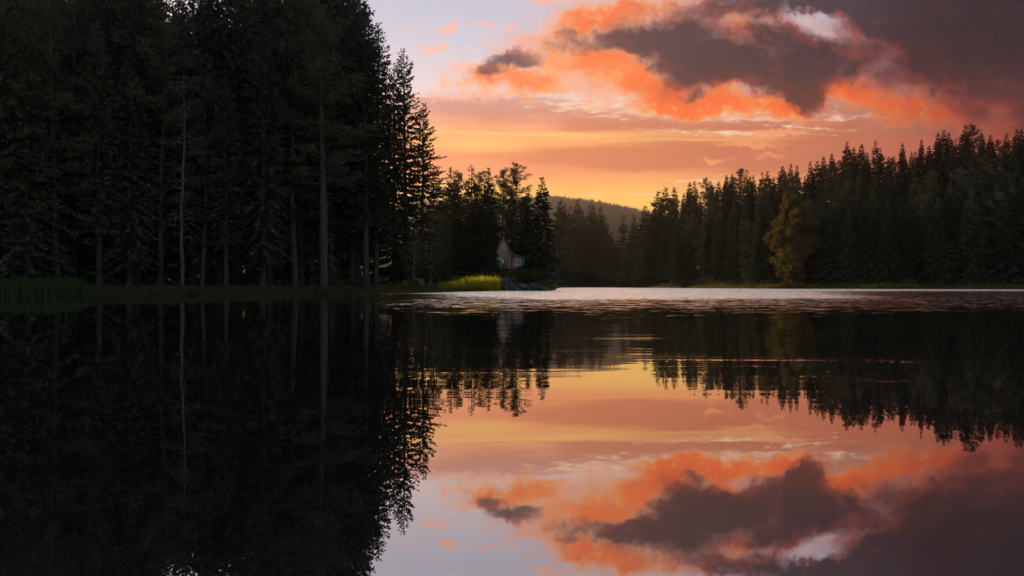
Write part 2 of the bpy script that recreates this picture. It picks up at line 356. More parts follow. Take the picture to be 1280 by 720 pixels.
def mat_water():
    m, T, o = new_mat('lake_water')
    g = T.n('ShaderNodeNewGeometry').outputs['Position']
    sp = T.n('ShaderNodeSeparateXYZ'); T.put(sp.inputs[0], g)
    x, y, _ = sp.outputs
    q = T.m('DIVIDE', x, T.m('MAXIMUM', y, 1.0))
    r = T.m('SQRT', T.m('ADD', T.m('MULTIPLY', x, x), T.m('MULTIPLY', y, y)))
    wig = T.noise(T.vm('MULTIPLY', g, (0.05, 0.09, 0)), 1.0, 4, 0.55)
    # open, wind-ruffled water in the middle of the lake; both shores lie in the lee
    edge = T.m('ADD', T.m('MULTIPLY', T.sm(x, 16.0, 55.0), 64.0), 38.0)
    edge = T.m('ADD', edge, T.m('MULTIPLY', T.sm(x, 3.0, -9.0), 22.0))
    dd = T.m('ADD', T.m('DIVIDE', T.m('SUBTRACT', y, edge), T.m('MULTIPLY', edge, 0.22)), T.m('MULTIPLY', T.m('SUBTRACT', wig, 0.5), 3.0))
    wind = T.sm(dd, -0.4, 1.0)
    wind = T.m('MULTIPLY', wind, T.sm(x, -17.0, -9.0))
    # scattered cat's-paws on the near side of it
    paws = T.noise(T.vm('MULTIPLY', g, (0.35, 1.6, 0)), 1.0, 5, 0.65)
    near = T.m('MULTIPLY', T.sm(y, 11.0, 30.0), T.sm(x, -16.0, -2.0))
    pw = T.m('MULTIPLY', T.sm(T.m('ADD', paws, T.m('MULTIPLY', near, 0.13)), 0.585, 0.63), near)
    # slopes of the surface: long low swell lines, small ripples, wind chop
    swell = T.noise(T.vm('ADD', T.vm('MULTIPLY', g, (0.16, 2.2, 0)), (3, 1, 0)), 1.0, 3, 0.5, color=True)
    swell = T.vm('SUBTRACT', swell, (0.5, 0.5, 0.5))
    swell2 = T.vm('SUBTRACT', T.noise(T.vm('MULTIPLY', g, (0.28, 8.5, 0)), 1.0, 3, 0.55, color=True), (0.5, 0.5, 0.5))
    patch = T.noise(T.vm('MULTIPLY', g, (0.12, 0.3, 0)), 1.0, 3, 0.5)
    sa = T.m('MULTIPLY', T.m('MULTIPLY', T.sm(r, 2.2, 9.0, 0.003, 0.030), T.sm(patch, 0.36, 0.6, 0.25, 1.0)), T.sm(x, -11.0, 1.0, 0.25, 1.0))
    chop = T.vm('SUBTRACT', T.noise(T.vm('MULTIPLY', g, (2.0, 5.0, 0)), 1.0, 4, 0.6, color=True), (0.5, 0.5, 0.5))
    ca = T.m('ADD', T.m('MULTIPLY', wind, 2.6), T.m('MULTIPLY', pw, 2.2))
    v = T.vm('SCALE', swell, scale=sa)
    v = T.vm('ADD', v, T.vm('SCALE', swell2, scale=T.m('MULTIPLY', sa, 1.3)))
    v = T.vm('ADD', v, T.vm('SCALE', chop, scale=ca))
    v = T.vm('MULTIPLY', v, T.comb(T.m('MULTIPLY_ADD', wind, 0.6, 0.35), 1.0, 0.0))
    def crest(scale, off, wdt):
        a1 = T.noise(T.vm('ADD', T.vm('MULTIPLY', g, scale), off), 1.0, 2.5, 0.5)
        return T.sm(T.m('ABSOLUTE', T.m('SUBTRACT', a1, 0.5)), wdt, 0.0)
    cr = T.m('MAXIMUM', crest((0.10, 4.4, 0), (11, 2, 0), 0.022), crest((0.06, 1.8, 0), (4, 9, 0), 0.014))
    cmask = T.m('MULTIPLY', T.m('MULTIPLY', T.sm(r, 3.2, 6.5), T.sm(T.noise(T.vm('MULTIPLY', g, (0.30, 0.8, 0)), 1.0, 3, 0.6), 0.42, 0.62)), T.sm(x, -7.0, 1.0, 0.0, 1.0))
    v = T.vm('ADD', v, T.comb(0.0, T.m('MULTIPLY', T.m('MULTIPLY', cr, cmask), T.sm(x, 1.0, 5.0, -0.022, -0.050)), 0.0))
    v = T.vm('ADD', v, T.comb(0.0, T.m('MULTIPLY', wind, -0.24), 0.0))      # one sees the faces of the wavelets that lean towards the eye
    nrm = T.vm('NORMALIZE', T.vm('ADD', v, (0, 0, 1)))
    gl = T.n('ShaderNodeBsdfGlossy'); gl.inputs['Roughness'].default_value = 0.0
    T.put(gl.inputs['Roughness'], T.m('MULTIPLY', wind, 0.22))
    T.put(gl.inputs['Normal'], nrm)
    fres = T.n('ShaderNodeFresnel'); fres.inputs['IOR'].default_value = 1.33
    T.put(gl.inputs['Color'], (1.0, 0.97, 0.96, 1))
    df = T.n('ShaderNodeBsdfDiffuse'); df.inputs[0].default_value = (0.006, 0.007, 0.008, 1)
    mx = T.n('ShaderNodeMixShader')
    T.put(mx.inputs[0], T.m('ADD', T.m('MULTIPLY', fres.outputs[0], 0.5), T.m('MULTIPLY_ADD', wind, 0.40, 0.50), clamp=True))
    T.t.links.new(df.outputs[0], mx.inputs[1]); T.t.links.new(gl.outputs[0], mx.inputs[2])
    T.t.links.new(mx.outputs[0], o.inputs[0])
    return m
M['water'] = mat_water()

# ------------------------------------------------------------------ mesh helpers
def mesh_np(name, V, Fa, mat, smooth=False):
    """V (n,3) array, Fa list of index arrays (tris or quads, given as (k,m) arrays)"""
    me = bpy.data.meshes.new(name)
    V = np.asarray(V, dtype=np.float32)
    fs = [np.asarray(f, dtype=np.int32) for f in Fa if len(f)]
    loops = np.concatenate([f.ravel() for f in fs])
    tot = np.concatenate([np.full(len(f), f.shape[1], dtype=np.int32) for f in fs])
    start = np.concatenate(([0], np.cumsum(tot)[:-1])).astype(np.int32)
    me.vertices.add(len(V)); me.vertices.foreach_set('co', V.ravel())
    me.loops.add(len(loops)); me.loops.foreach_set('vertex_index', loops)
    me.polygons.add(len(tot)); me.polygons.foreach_set('loop_start', start)
    if smooth: me.polygons.foreach_set('use_smooth', np.ones(len(tot), dtype=bool))
    me.update(calc_edges=True)
    me.materials.append(mat)
    return me
def link(name, me, parent=None, loc=(0, 0, 0)):
    ob = bpy.data.objects.new(name, me); COL.objects.link(ob)
    ob.location = loc
    if parent: ob.parent = parent
    return ob
def tag(o, label=None, cat=None, group=None, kind=None):
    if label: o['label'] = label
    if cat: o['category'] = cat
    if group: o['group'] = group
    if kind: o['kind'] = kind
    return o

def leaves_geo(o, d, s, l, w):
    """one flat lance-shaped quad per row: base o, direction d, side s, length l, half-width w"""
    n = len(o)
    l = l[:, None]; w = w[:, None]
    a_ = o; b_ = o + d * l * 0.45 + s * w; c_ = o + d * l; e_ = o + d * l * 0.45 - s * w
    V = np.stack([a_, b_, c_, e_], 1).reshape(-1, 3)
    Fq = np.arange(n * 4).reshape(-1, 4)
    return V, Fq
def unit(v):
    return v / np.maximum(np.linalg.norm(v, axis=1, keepdims=True), 1e-6)

class Tubes:
    def __init__(s): s.V = []; s.F = []; s.n = 0
    def add(s, pts, rad, k=5):
        pts = [Vector(p) for p in pts]
        up = Vector((0.13, 0.21, 1)) if abs((pts[-1] - pts[0]).normalized().z) < 0.8 else Vector((1, 0.17, 0.1))
        base = s.n
        for i, p in enumerate(pts):
            d = (pts[min(i + 1, len(pts) - 1)] - pts[max(i - 1, 0)]).normalized()
            u = d.cross(up).normalized(); v = d.cross(u)
            for j in range(k):
                an = 2 * math.pi * j / k
                s.V.append(p + (u * math.cos(an) + v * math.sin(an)) * rad[i]); s.n += 1
        for i in range(len(pts) - 1):
            for j in range(k):
                a0 = base + i * k + j; a1 = base + i * k + (j + 1) % k
                s.F.append((a0, a1, a1 + k, a0 + k))
    def mesh(s, name, mat):
        return mesh_np(name, np.array([tuple(v) for v in s.V]), [np.array(s.F)], mat, True)

# ------------------------------------------------------------------ conifers
def spruce_meshes(seed, H, R, cb, dens=1.0, sparse_top=False, upturn=0.3, droop=0.0, split=False, dead=True, wob=0.25, leaf=1.0, cone=0.0):
    """trunk mesh and crown mesh of a conifer of height H, crown half-width R, crown base at cb*H"""
    rg = np.random.RandomState(seed); rr = random.Random(seed)
    tb = Tubes()
    tops = [(0, 0, 0)] if not split else [(0, 0, 0), (R * 0.28, R * 0.05, -H * 0.035)]
    lean = Vector((rr.uniform(-.012, .012), rr.uniform(-.012, .012), 0))
    def axis(z):
        return Vector((lean.x * z + 0.05 * math.sin(z * 0.35 + seed), lean.y * z, z))
    n = 14
    r0 = H * 0.0115
    tb.add([axis(H * i / n - (0.5 if i == 0 else 0)) for i in range(n + 1)],
           [r0 * (1.35 if i == 0 else 1) * max(0.04, (1 - i / n)) ** 0.85 + 0.015 for i in range(n + 1)], 7)
    O, D, Sd, L, W = [], [], [], [], []
    h = cb * H
    sect = [rr.uniform(0.72, 1.12) for _ in range(9)]
    while h < H - 0.25:
        t = (H - h) / (H - cb * H)
        prof = (1 - math.exp(-3.0 * t)) / 0.95
        if cone: prof = t ** cone * 1.02
        if sparse_top: prof *= 0.55 + 0.45 * min(1, t * 2.2)
        if t > 0.85: prof *= 1 - (t - 0.85) * 1.6
        nb = rr.randint(4, 6) if t > 0.12 else rr.randint(3, 4)
        ph = rr.uniform(0, 6.28)
        for k in range(nb):
            an = ph + 6.283 * k / nb + rr.uniform(-.35, .35)
            lobe = sect[int(((an % 6.283) / 6.283) * 8.999)]
            ln = R * prof * lobe * rr.uniform(0.62, 1.15) + 0.12
            if rr.random() < 0.07: ln *= 1.25
            if rr.random() > (0.93 if not sparse_top else 0.80): continue
            el = math.radians(48 * math.exp(-6 * t) + 4 - 24 * t * (1 + droop) + rr.uniform(-9, 9))
            bz = h + rr.uniform(-.2, .2)
            b0 = axis(bz)
            dirh = Vector((math.cos(an), math.sin(an), 0))
            m = 4
            pts = []
            for i in range(m + 1):
                s = ln * i / m
                z = math.tan(el) * s - 0.05 * s * s * (1 + droop) * 0.6 + upturn * 0.16 * (i / m) ** 2.5 * ln
                pts.append(b0 + dirh * s + Vector((0, 0, z)))
            if ln > 0.7:
                tb.add(pts[:4], [0.012 + 0.013 * ln * (1 - i / 4) for i in range(4)], 3)
            cnt = int(max(4, ln * 11 * dens))
            f = rg.uniform(0.10, 1.0, cnt) ** 0.8
            seg = np.minimum((f * m).astype(int), m - 1); fr = f * m - seg
            pa = np.array([tuple(p) for p in pts])
            org = pa[seg] * (1 - fr)[:, None] + pa[seg + 1] * fr[:, None]
            bd = unit(pa[seg + 1] - pa[seg])
            side = np.cross(bd, (0, 0, 1.0)); side = unit(side)
            sg = rg.choice([-1, 1], cnt)[:, None]
            spread = rg.uniform(0.25, 1.1, cnt)[:, None]
            d = unit(bd * 0.9 + side * sg * spread + np.array([0, 0, 1.0]) * rg.normal(-0.12, 0.28, cnt)[:, None])
            ll = leaf * (0.20 + 0.42 * (1 - f * 0.55) * min(1.0, 0.35 + ln / 2.2)) * rg.uniform(0.7, 1.3, cnt)
            sn = unit(np.cross(d, rg.normal(0, 0.6, (cnt, 3)) + np.array([0, 0, 1.0])))
            O.append(org); D.append(d); Sd.append(sn); L.append(ll); W.append(ll * rg.uniform(0.16, 0.26, cnt))
            if ln > 1.0:   # hanging twigs
                c2 = int(ln * 4.5 * dens)
                f = rg.uniform(0.2, 0.95, c2); seg = np.minimum((f * m).astype(int), m - 1); fr = f * m - seg
                org = pa[seg] * (1 - fr)[:, None] + pa[seg + 1] * fr[:, None]
                d = unit(np.stack([rg.normal(0, .35, c2) + dirh.x * .3, rg.normal(0, .35, c2) + dirh.y * .3, -np.ones(c2)], 1))
                ll = leaf * rg.uniform(0.25, 0.6, c2)
                sn = unit(np.cross(d, rg.normal(0, 1, (c2, 3))))
                O.append(org); D.append(d); Sd.append(sn); L.append(ll); W.append(ll * 0.18)
        h += rr.uniform(0.26, 0.46) * (1.0 if t > 0.1 else 0.8) * (1.35 if sparse_top else 1)
    # the leader
    for tx, ty, tz in tops:
        c3 = 26
        zz = rg.uniform(H - 1.6, H - 0.05, c3) + tz
        org = np.stack([np.full(c3, tx + lean.x * H), np.full(c3, ty + lean.y * H), zz], 1)
        an = rg.uniform(0, 6.28, c3)
        d = unit(np.stack([np.cos(an), np.sin(an), rg.uniform(0.5, 1.5, c3)], 1))
        ll = rg.uniform(.18, .4, c3)
        O.append(org); D.append(d); Sd.append(unit(np.cross(d, (0.1, 0.2, 1.0)))); L.append(ll); W.append(ll * .2)
    if dead:           # bare lower twigs under the living crown
        for i in range(int(16 + H * 0.5)):
            bz = rr.uniform(0.10 * H, cb * H + 3)
            an = rr.uniform(0, 6.28); ln = rr.uniform(0.6, 2.1)
            b0 = axis(bz); dh = Vector((math.cos(an), math.sin(an), 0))
            tb.add([b0, b0 + dh * ln * .5 + Vector((0, 0, -ln * .12)), b0 + dh * ln + Vector((0, 0, -ln * .45))], [.03, .02, .008], 3)
    V, Fq = leaves_geo(np.concatenate(O), np.concatenate(D), np.concatenate(Sd), np.concatenate(L), np.concatenate(W))
    return tb.mesh('trunk', M['bark']), mesh_np('crown', V, [Fq], M['spruce'])

def pine_meshes(seed, H, R, cb=0.4, n_br=46, mat='pine', bark='pinebark', tuft=1.0):
    rg = np.random.RandomState(seed); rr = random.Random(seed)
    tb = Tubes()
    lean = Vector((rr.uniform(-.03, .03), rr.uniform(-.03, .03), 0))
    axis = lambda z: Vector((lean.x * z + 0.15 * math.sin(z * 0.25 + seed), lean.y * z + .1 * math.cos(z * .3), z))
    n = 14; r0 = H * 0.0115
    tb.add([axis(H * .97 * i / n - (0.5 if i == 0 else 0)) for i in range(n + 1)], [r0 * max(0.05, 1 - i / n) ** 0.8 + 0.02 for i in range(n + 1)], 7)
    O, D, Sd, L, W = [], [], [], [], []
    for b in range(n_br):
        t = (b + rr.random()) / n_br                # 0 crown base .. 1 top
        bz = H * (cb + (0.98 - cb) * t)
        ln = R * (0.35 + 0.75 * math.sin(math.pi * (0.22 + 0.72 * t)) ** 1.1) * rr.uniform(0.55, 1.2) * (1 if t < .9 else .6)
        an = rr.uniform(0, 6.283); el = math.radians(-8 + 48 * t + rr.uniform(-12, 12))
        dh = Vector((math.cos(an), math.sin(an), 0)); b0 = axis(bz)
        pts = []
        for i in range(5):
            s = ln * i / 4
            pts.append(b0 + dh * s * math.cos(el) + Vector((rr.uniform(-.1, .1), rr.uniform(-.1, .1), math.sin(el) * s + .10 * (i / 4) ** 2 * ln)))
        tb.add(pts, [0.02 + 0.02 * ln * (1 - i / 5) for i in range(5)], 3)
        for q in range(max(3, int(ln * 3.2))):      # tufts on side shoots
            f = rr.uniform(0.3, 1.0); i = min(int(f * 4), 3); p = pts[i].lerp(pts[i + 1], f * 4 - i)
            c = p + Vector((rr.gauss(0, .30), rr.gauss(0, .30), rr.uniform(-.05, .38))) * (0.5 + ln * .2)
            if f > 0.5: tb.add([p, c], [.018, .01], 3)
            k = int(rr.randint(15, 24) * tuft)
            org = np.array([tuple(c)]) + rg.normal(0, .20, (k, 3)) * np.array([1.25, 1.25, .6])
            d = unit(rg.normal(0, 1, (k, 3)) + np.array([dh.x * .5, dh.y * .5, .7]))
            ll = rg.uniform(.16, .38, k)
            O.append(org); D.append(d); Sd.append(unit(np.cross(d, rg.normal(0, 1, (k, 3))))); L.append(ll); W.append(ll * .2)
    for i in range(10):
        bz = rr.uniform(0.15 * H, cb * H); an = rr.uniform(0, 6.28); ln = rr.uniform(.5, 1.8)
        b0 = axis(bz); dh = Vector((math.cos(an), math.sin(an), 0))
        tb.add([b0, b0 + dh * ln + Vector((0, 0, -ln * .2))], [.03, .01], 3)
    V, Fq = leaves_geo(np.concatenate(O), np.concatenate(D), np.concatenate(Sd), np.concatenate(L), np.concatenate(W))
    return tb.mesh('trunk', M[bark]), mesh_np('crown', V, [Fq], M[mat])

def broadleaf_meshes(seed, H, R, n_leaf, mat='birch', low=0.12, lsize=.16, bark='birchbark'):
    rg = np.random.RandomState(seed); rr = random.Random(seed)
    tb = Tubes()
    axis = lambda z: Vector((.25 * math.sin(z * .28 + seed), .2 * math.cos(z * .22), z))
    tb.add([axis(H * i / 10 - (0.4 if i == 0 else 0)) for i in range(11)], [H * .010 * (1 - i / 10.5) + .012 for i in range(11)], 6)
    O = []
    nb = int(26 + H * 2)
    per = n_leaf // (nb * 5)
    for b in range(nb):
        t = (b + rr.random()) / nb
        bz = H * (low + (.97 - low) * t)
        prof = math.sin(math.pi * min(1, (0.16 + .80 * t))) ** .75
        ln = R * prof * rr.uniform(.6, 1.2) + .25
        an = rr.uniform(0, 6.283); dh = Vector((math.cos(an), math.sin(an), 0)); b0 = axis(bz)
        pts = [b0, b0 + dh * ln * .5 + Vector((0, 0, ln * .42)), b0 + dh * ln + Vector((0, 0, ln * .30))]
        tb.add(pts, [.045, .025, .01], 3)
        for q in range(5):
            f = rr.uniform(.35, 1.05); p = pts[0].lerp(pts[1], f * 2) if f < .5 else pts[1].lerp(pts[2], (f - .5) * 2)
            c = np.array(tuple(p)) + rg.normal(0, .28 + .06 * ln, 3)
            tb.add([p, Vector(c)], [.014, .006], 3)
            O.append(c + rg.normal(0, .30 + .05 * ln, (per, 3)) * np.array([1, 1, .8]))
    org = np.concatenate(O); k = len(org)
    d = unit(rg.normal(0, 1, (k, 3)) + np.array([0, 0, -.4])); ll = rg.uniform(.7, 1.3, k) * lsize
    V, Fq = leaves_geo(org, d, unit(np.cross(d, rg.normal(0, 1, (k, 3)))), ll, ll * .42)
    return tb.mesh('trunk', M[bark]), mesh_np('crown', V, [Fq], M[mat])

# ------------------------------------------------------------------ the lie of the land
PX_S = [-2200, -900, -400, 0, 150, 330, 480, 560, 602, 624, 627, 640, 676, 690, 694, 702, 740, 800, 868, 960, 1093, 1280, 1700, 2600, 4000]
D_S = [25, 36, 44, 54, 58, 67, 80, 92, 104, 112, 121, 122, 121, 124, 150, 500, 540, 430, 320, 245, 215, 190, 140, 90, 30]
PX_R = [-900, 0, 480, 550, 600, 692, 702, 755, 778, 800, 822, 860, 900, 950, 1010, 1040, 1100, 1200, 1280, 1700]
Z_R = [9, 9, 8, 7, 6, 6, 16, 14, 4, 5, 14, 24, 28, 29, 30, 38, 38, 40, 38, 36]
E_R = [150, 150, 150, 150, 150, 150, 60, 60, 60, 60, 60, 60, 65, 70, 70, 70, 70, 72, 72, 72]
def px_of(x, y):
    return 640 + F * x / y if y > 0.2 * abs(x) + 0.01 else (9999 if x > 0 else -9999)
def shore_r(px):       # distance measured straight ahead (y)
    return float(np.interp(px, PX_S, D_S))
def sstep(v, a, b):
    t = min(1, max(0, (v - a) / (b - a))); return t * t * (3 - 2 * t)
def h_profile(px, e, wob=0.0):
    if e <= 0: return -0.04 + max(-2.0, e * 0.12)
    z = 0.30 * sstep(e, 0, 2.2) + 0.5 * sstep(e, 3, 22)
    zr = float(np.interp(px, PX_R, Z_R)); er = float(np.interp(px, PX_R, E_R))
    z += zr * sstep(e, 4 if px > 695 else 14, er)
    k = sstep(px, 598, 616) * (1 - sstep(px, 672, 690))        # the rocky knoll under the cabin
    z += 3.3 * k * sstep(e + shore_r(px), 121.6, 129.5)
    return z
def ground(x, y):
    px = px_of(x, y)
    return h_profile(px, y - shore_r(px))
def at(px, D):
    x = (px - 640) / F * D
    return Vector((x, D, ground(x, D)))

pxs = list(range(-2200, -200, 100)) + list(range(-200, 560, 12)) + list(range(560, 590, 6)) + list(np.arange(590, 710, 2.0)) + list(range(710, 830, 6)) + list(range(830, 1400, 14)) + list(range(1400, 4001, 130))
es = [-2, -.8, 0, .4, 1, 1.8, 3, 4.5, 6, 7.5, 9, 11, 14, 18, 23, 29, 36, 44, 53, 62, 72, 85, 100, 120, 150, 200, 300, 500, 900, 1800, 5000]
V = []; Fq = []
rows = [0.02, 0.35, 0.8]
ncol = len(rows) + len(es)
for px in pxs:
    t = (px - 640) / F; ds = shore_r(px)
    for f in rows: V.append((t * ds * f, ds * f, h_profile(px, ds * (f - 1))))
    for e_ in es:
        y = ds + e_
        V.append((t * y, y, h_profile(px, e_) + (0.0 if e_ < 3 else 0.12 * math.sin(px * .21 + e_ * 1.3))))
for i in range(len(pxs) - 1):
    for j in range(ncol - 1):
        a0 = i * ncol + j; Fq.append((a0, a0 + ncol, a0 + ncol + 1, a0 + 1))
# the land behind the camera closes the same sheet
nb0 = len(V)
left_edge = [tuple(V[j]) for j in range(ncol)]
V += [(-5000, -60, 1.0), (5000, -60, 1.0), (-60, -6, 0.5), (60, -6, 0.5), (-5000, -5000, 1), (5000, -5000, 1)]
c0 = 0; L0 = ncol - 1; R0 = (len(pxs) - 1) * ncol; R1 = R0 + ncol - 1
gm = mesh_np('ground', np.array(V), [np.array(Fq), np.array([(nb0 + 2, nb0 + 3, R0, c0), (nb0 + 4, nb0 + 5, nb0 + 3, nb0 + 2)]),
     np.array([(nb0 + 4, nb0 + 2, c0), (nb0 + 4, c0, L0), (nb0 + 5, R0, nb0 + 3), (nb0 + 5, R1, R0)])], M['ground'], True)
tag(link('ground', gm), kind='structure')
wm = mesh_np('lake_water', np.array([(-4000, -400, 0), (4000, -400, 0), (4000, 4000, 0), (-4000, 4000, 0)]), [np.array([(0, 1, 2, 3)])], M['water'])
tag(link('lake_water', wm), kind='structure')

# ------------------------------------------------------------------ far wooded hill
HD = 3000.0
def hill_h(x, y):
    px = 640 + F * x / y
    yt = np.interp(px, [300, 560, 640, 690, 750, 800, 830, 870, 1000], [266, 256, 251, 250, 257, 266, 276, 292, 330])
    crest = (HZ - yt) / F * HD - 16
    k = np.clip((y - 1500) / (HD - 1500), 0, 1); k = k * k * (3 - 2 * k)
    return crest * k * (1 - 0.3 * np.clip((y - HD) / 500, 0, 1)) + 9 * np.sin(x * .009 + y * .004) * k * (1 - k * .5)
gx = np.linspace(-520, 470, 90); gy = np.linspace(1450, 3600, 50)
V = [(x * (y / 1000), y, float(hill_h(x * (y / 1000), y)) + 0.7) for x in gx for y in gy]
Fq = [(i * 50 + j, (i + 1) * 50 + j, (i + 1) * 50 + j + 1, i * 50 + j + 1) for i in range(89) for j in range(49)]
tag(link('hills', mesh_np('hills', np.array(V), [np.array(Fq)], M['ground'], True)), kind='structure')
rg = np.random.RandomState(5)
N = 14000
yy = 1750 + 1330 * rg.uniform(0, 1, N) ** .7; xx = rg.uniform(-0.16, 0.34, N) * yy
zz = np.array([float(hill_h(a_, b_)) for a_, b_ in zip(xx, yy)])
hh = 13 + 19 * rg.uniform(0, 1, N) ** 1.6; ww = hh * rg.uniform(.13, .22, N)
V = []; Ft = []
base = np.stack([xx, yy, zz], 1)
tiers = [(0.10, 1.0, 0.5), (0.36, .74, 0.74), (0.62, .45, 1.0)]
parts_v = []; parts_f = []; off = 0
for (z0, rr_, z1) in tiers:
    ang = rg.uniform(0, 6.28, N)
    ring = []
    for k in range(5):
        an = ang + k * 1.2566
        j = rg.uniform(.7, 1.25, N)
        ring.append(base + np.stack([np.cos(an) * ww * rr_ * j, np.sin(an) * ww * rr_ * j, hh * z0], 1))
    top = base + np.stack([0 * hh, 0 * hh, hh * z1], 1)
    vs = np.stack(ring + [top], 1).reshape(-1, 3)
    idx = np.arange(N)[:, None] * 6 + off
    for k in range(5):
        parts_f.append(np.concatenate([idx + k, idx + (k + 1) % 5, idx + 5], 1))
    parts_v.append(vs); off += len(vs)
ff = link('far_forest', mesh_np('far_forest', np.concatenate(parts_v), [np.concatenate(parts_f)], M['spruce']))
tag(ff, 'distant conifer wood covering the hazy hill behind the valley', 'forest', kind='stuff')

# ------------------------------------------------------------------ tree stock
def make_tree(name, meshes, label, cat, group=None):
    root = bpy.data.objects.new(name, None); COL.objects.link(root)
    root.empty_display_size = 0.5
    link('trunk', meshes[0], root); link('crown', meshes[1], root)
    tag(root, label, cat, group)
    return root
def copy_tree(src, label=None, group=None):
    r = src.copy(); COL.objects.link(r)
    for ch in src.children:
        c = ch.copy(); COL.objects.link(c); c.parent = r
    if label: r['label'] = label
    if group: r['group'] = group
    elif 'group' in r: del r['group']
    return r
SP = [  # (height, meshes): lake-shore spruces, then the shorter ones of the far shores
    (34.0, spruce_meshes(1, 34, 3.6, .18, 1.1, upturn=.5)),
    (36.0, spruce_meshes(2, 36, 3.4, .24, 1.1, upturn=.6)),
    (31.0, spruce_meshes(3, 31, 3.8, .12, 1.1, droop=.3)),
    (33.0, spruce_meshes(4, 33, 5.6, .07, 1.3, sparse_top=True, upturn=1.4, cone=.52)),
    (22.0, spruce_meshes(5, 22, 4.6, .03, 1.5, droop=.2, cone=.85, leaf=1.2)),
    (24.0, spruce_meshes(6, 24, 4.6, .06, 1.4, cone=.95, leaf=1.25)),
    (25.0, spruce_meshes(7, 25, 4.8, .10, 1.35, sparse_top=True, upturn=.8, cone=.7, leaf=1.25)),
    (26.0, spruce_meshes(8, 26, 4.2, .08, 1.5, upturn=.6, cone=.8, leaf=1.25)),
]
PN = [(30.0, pine_meshes(21, 30, 3.8, .30, 74)), (24.0, pine_meshes(22, 24, 3.9, .18, 74, tuft=1.3)), (26.0, pine_meshes(23, 26, 4.2, .24, 70, tuft=1.2))]
PLANTED = []
def plant(kind, idx, px, D, H, label, cat, group=None, wide=1.0, sink=0.25, name=None):
    stock = {'spruce': SP, 'pine': PN}[kind][idx]
    nm = name or kind + '_tree'
    root = bpy.data.objects.new(nm, None); COL.objects.link(root)
    for mname, me in (('trunk', stock[1][0]), ('crown', stock[1][1])):
        link(mname, me, root)
    p = at(px, D)
    s = H / stock[0]
    root.location = (p.x, p.y, p.z - sink)
    root.scale = (s * wide, s * wide, s)
    root.rotation_euler = (0, 0, rnd.uniform(0, 6.28))
    tag(root, label, cat, group)
    PLANTED.append((px, D, root, H))
    return root
def top_h(px, D, ytop):       # height a tree needs for its tip to reach that line of sight
    return (HZ - ytop) / F * D + EYE - at(px, D).z

# --- left shore, the trees one can tell apart
g1 = 'tall spruces at the edge of the left forest'
plant('spruce', 1, 447, 92, top_h(447, 92, -22), 'tall black spruce whose tip leaves the frame, left of the tree that ends the forest edge', 'spruce', g1)
plant('spruce', 0, 470, 90, top_h(470, 90, 30), 'spruce against pink sky just left of the open-topped last tree of the forest edge', 'spruce', g1)
plant('spruce', 3, 508, 95, top_h(508, 95, 62), 'ragged open-topped spruce with upswept boughs, last tall tree of the left forest edge', 'spruce', g1, wide=1.05)
plant('spruce', 3, 527, 101, top_h(527, 101, 128), 'shorter spruce tucked against the right flank of the tall forest edge', 'spruce', g1, wide=1.1)
plant('spruce', 6, 545, 106, top_h(545, 106, 205), 'lowest spruce on the right flank of the forest edge above the slim birch', 'spruce', g1)
plant('spruce', 3, 492, 100, top_h(492, 100, 78), 'thin-topped spruce half hidden behind the ragged open-topped forest-edge tree', 'spruce', g1)
plant('spruce', 3, 391, 88, top_h(391, 88, -20), 'narrow spruce seen alone between two slits of sky at the top of the frame', 'spruce', g1)
plant('spruce', 1, 421, 104, top_h(421, 104, -5), 'spruce closing the slit of sky left of the tallest forest-edge spruce', 'spruce', g1, wide=.8)
# --- left shore, the crowd
LF = 'dark conifers of the left forest'
n = 0
cells = []
for row, (d0, hmin) in enumerate([(7, 26), (12, 30), (19, 32), (27, 34), (36, 34), (46, 34), (58, 34)]):
    px = -170 + row * 13
    while px < (470 if row < 2 else 462 - row * 4):
        cells.append((row, px + rnd.uniform(-8, 8), d0 + rnd.uniform(-2.2, 2.2), hmin)); px += (37 if row else 41) + rnd.uniform(-5, 5)
for row, px, e_, hmin in cells:
    if row == 0 and any(abs(px - q) < 14 for q in (228, 110)): continue
    D = shore_r(px) + e_
    cx = (px - 640) / F * D + 8; cy = D - 107
    if row > 1 and abs(cx * math.cos(math.radians(SUN_AZ)) - cy * math.sin(math.radians(SUN_AZ))) < 5.0: continue
    low = top_h(px, D, rnd.uniform(-70, -15)) if not (200 < px < 300 and row > 1) else top_h(px, D, rnd.uniform(-10, 14))
    H = max(low, hmin * .8) if row else rnd.choice([low, low * .85, low * .7])
    if rnd.random() < (.28 if row < 2 else .15):
        lb = 'dark pine with bare lower trunk within the left forest front' if row < 2 else 'dark pine standing deep inside the left forest'
        plant('pine', rnd.choice([0, 2]), px, D, H, lb, 'pine', 'pines of the left forest' + (' front' if row < 2 else ' depths'))
    else:
        lb = 'dark spruce in the front rows of the left forest along the reedy shore' if row < 2 else 'dark spruce standing deep inside the left forest'
        plant('spruce', rnd.choice([0, 1, 2, 3]), px, D, H, lb, 'spruce', 'spruces of the left forest' + (' front' if row < 2 else ' depths'))

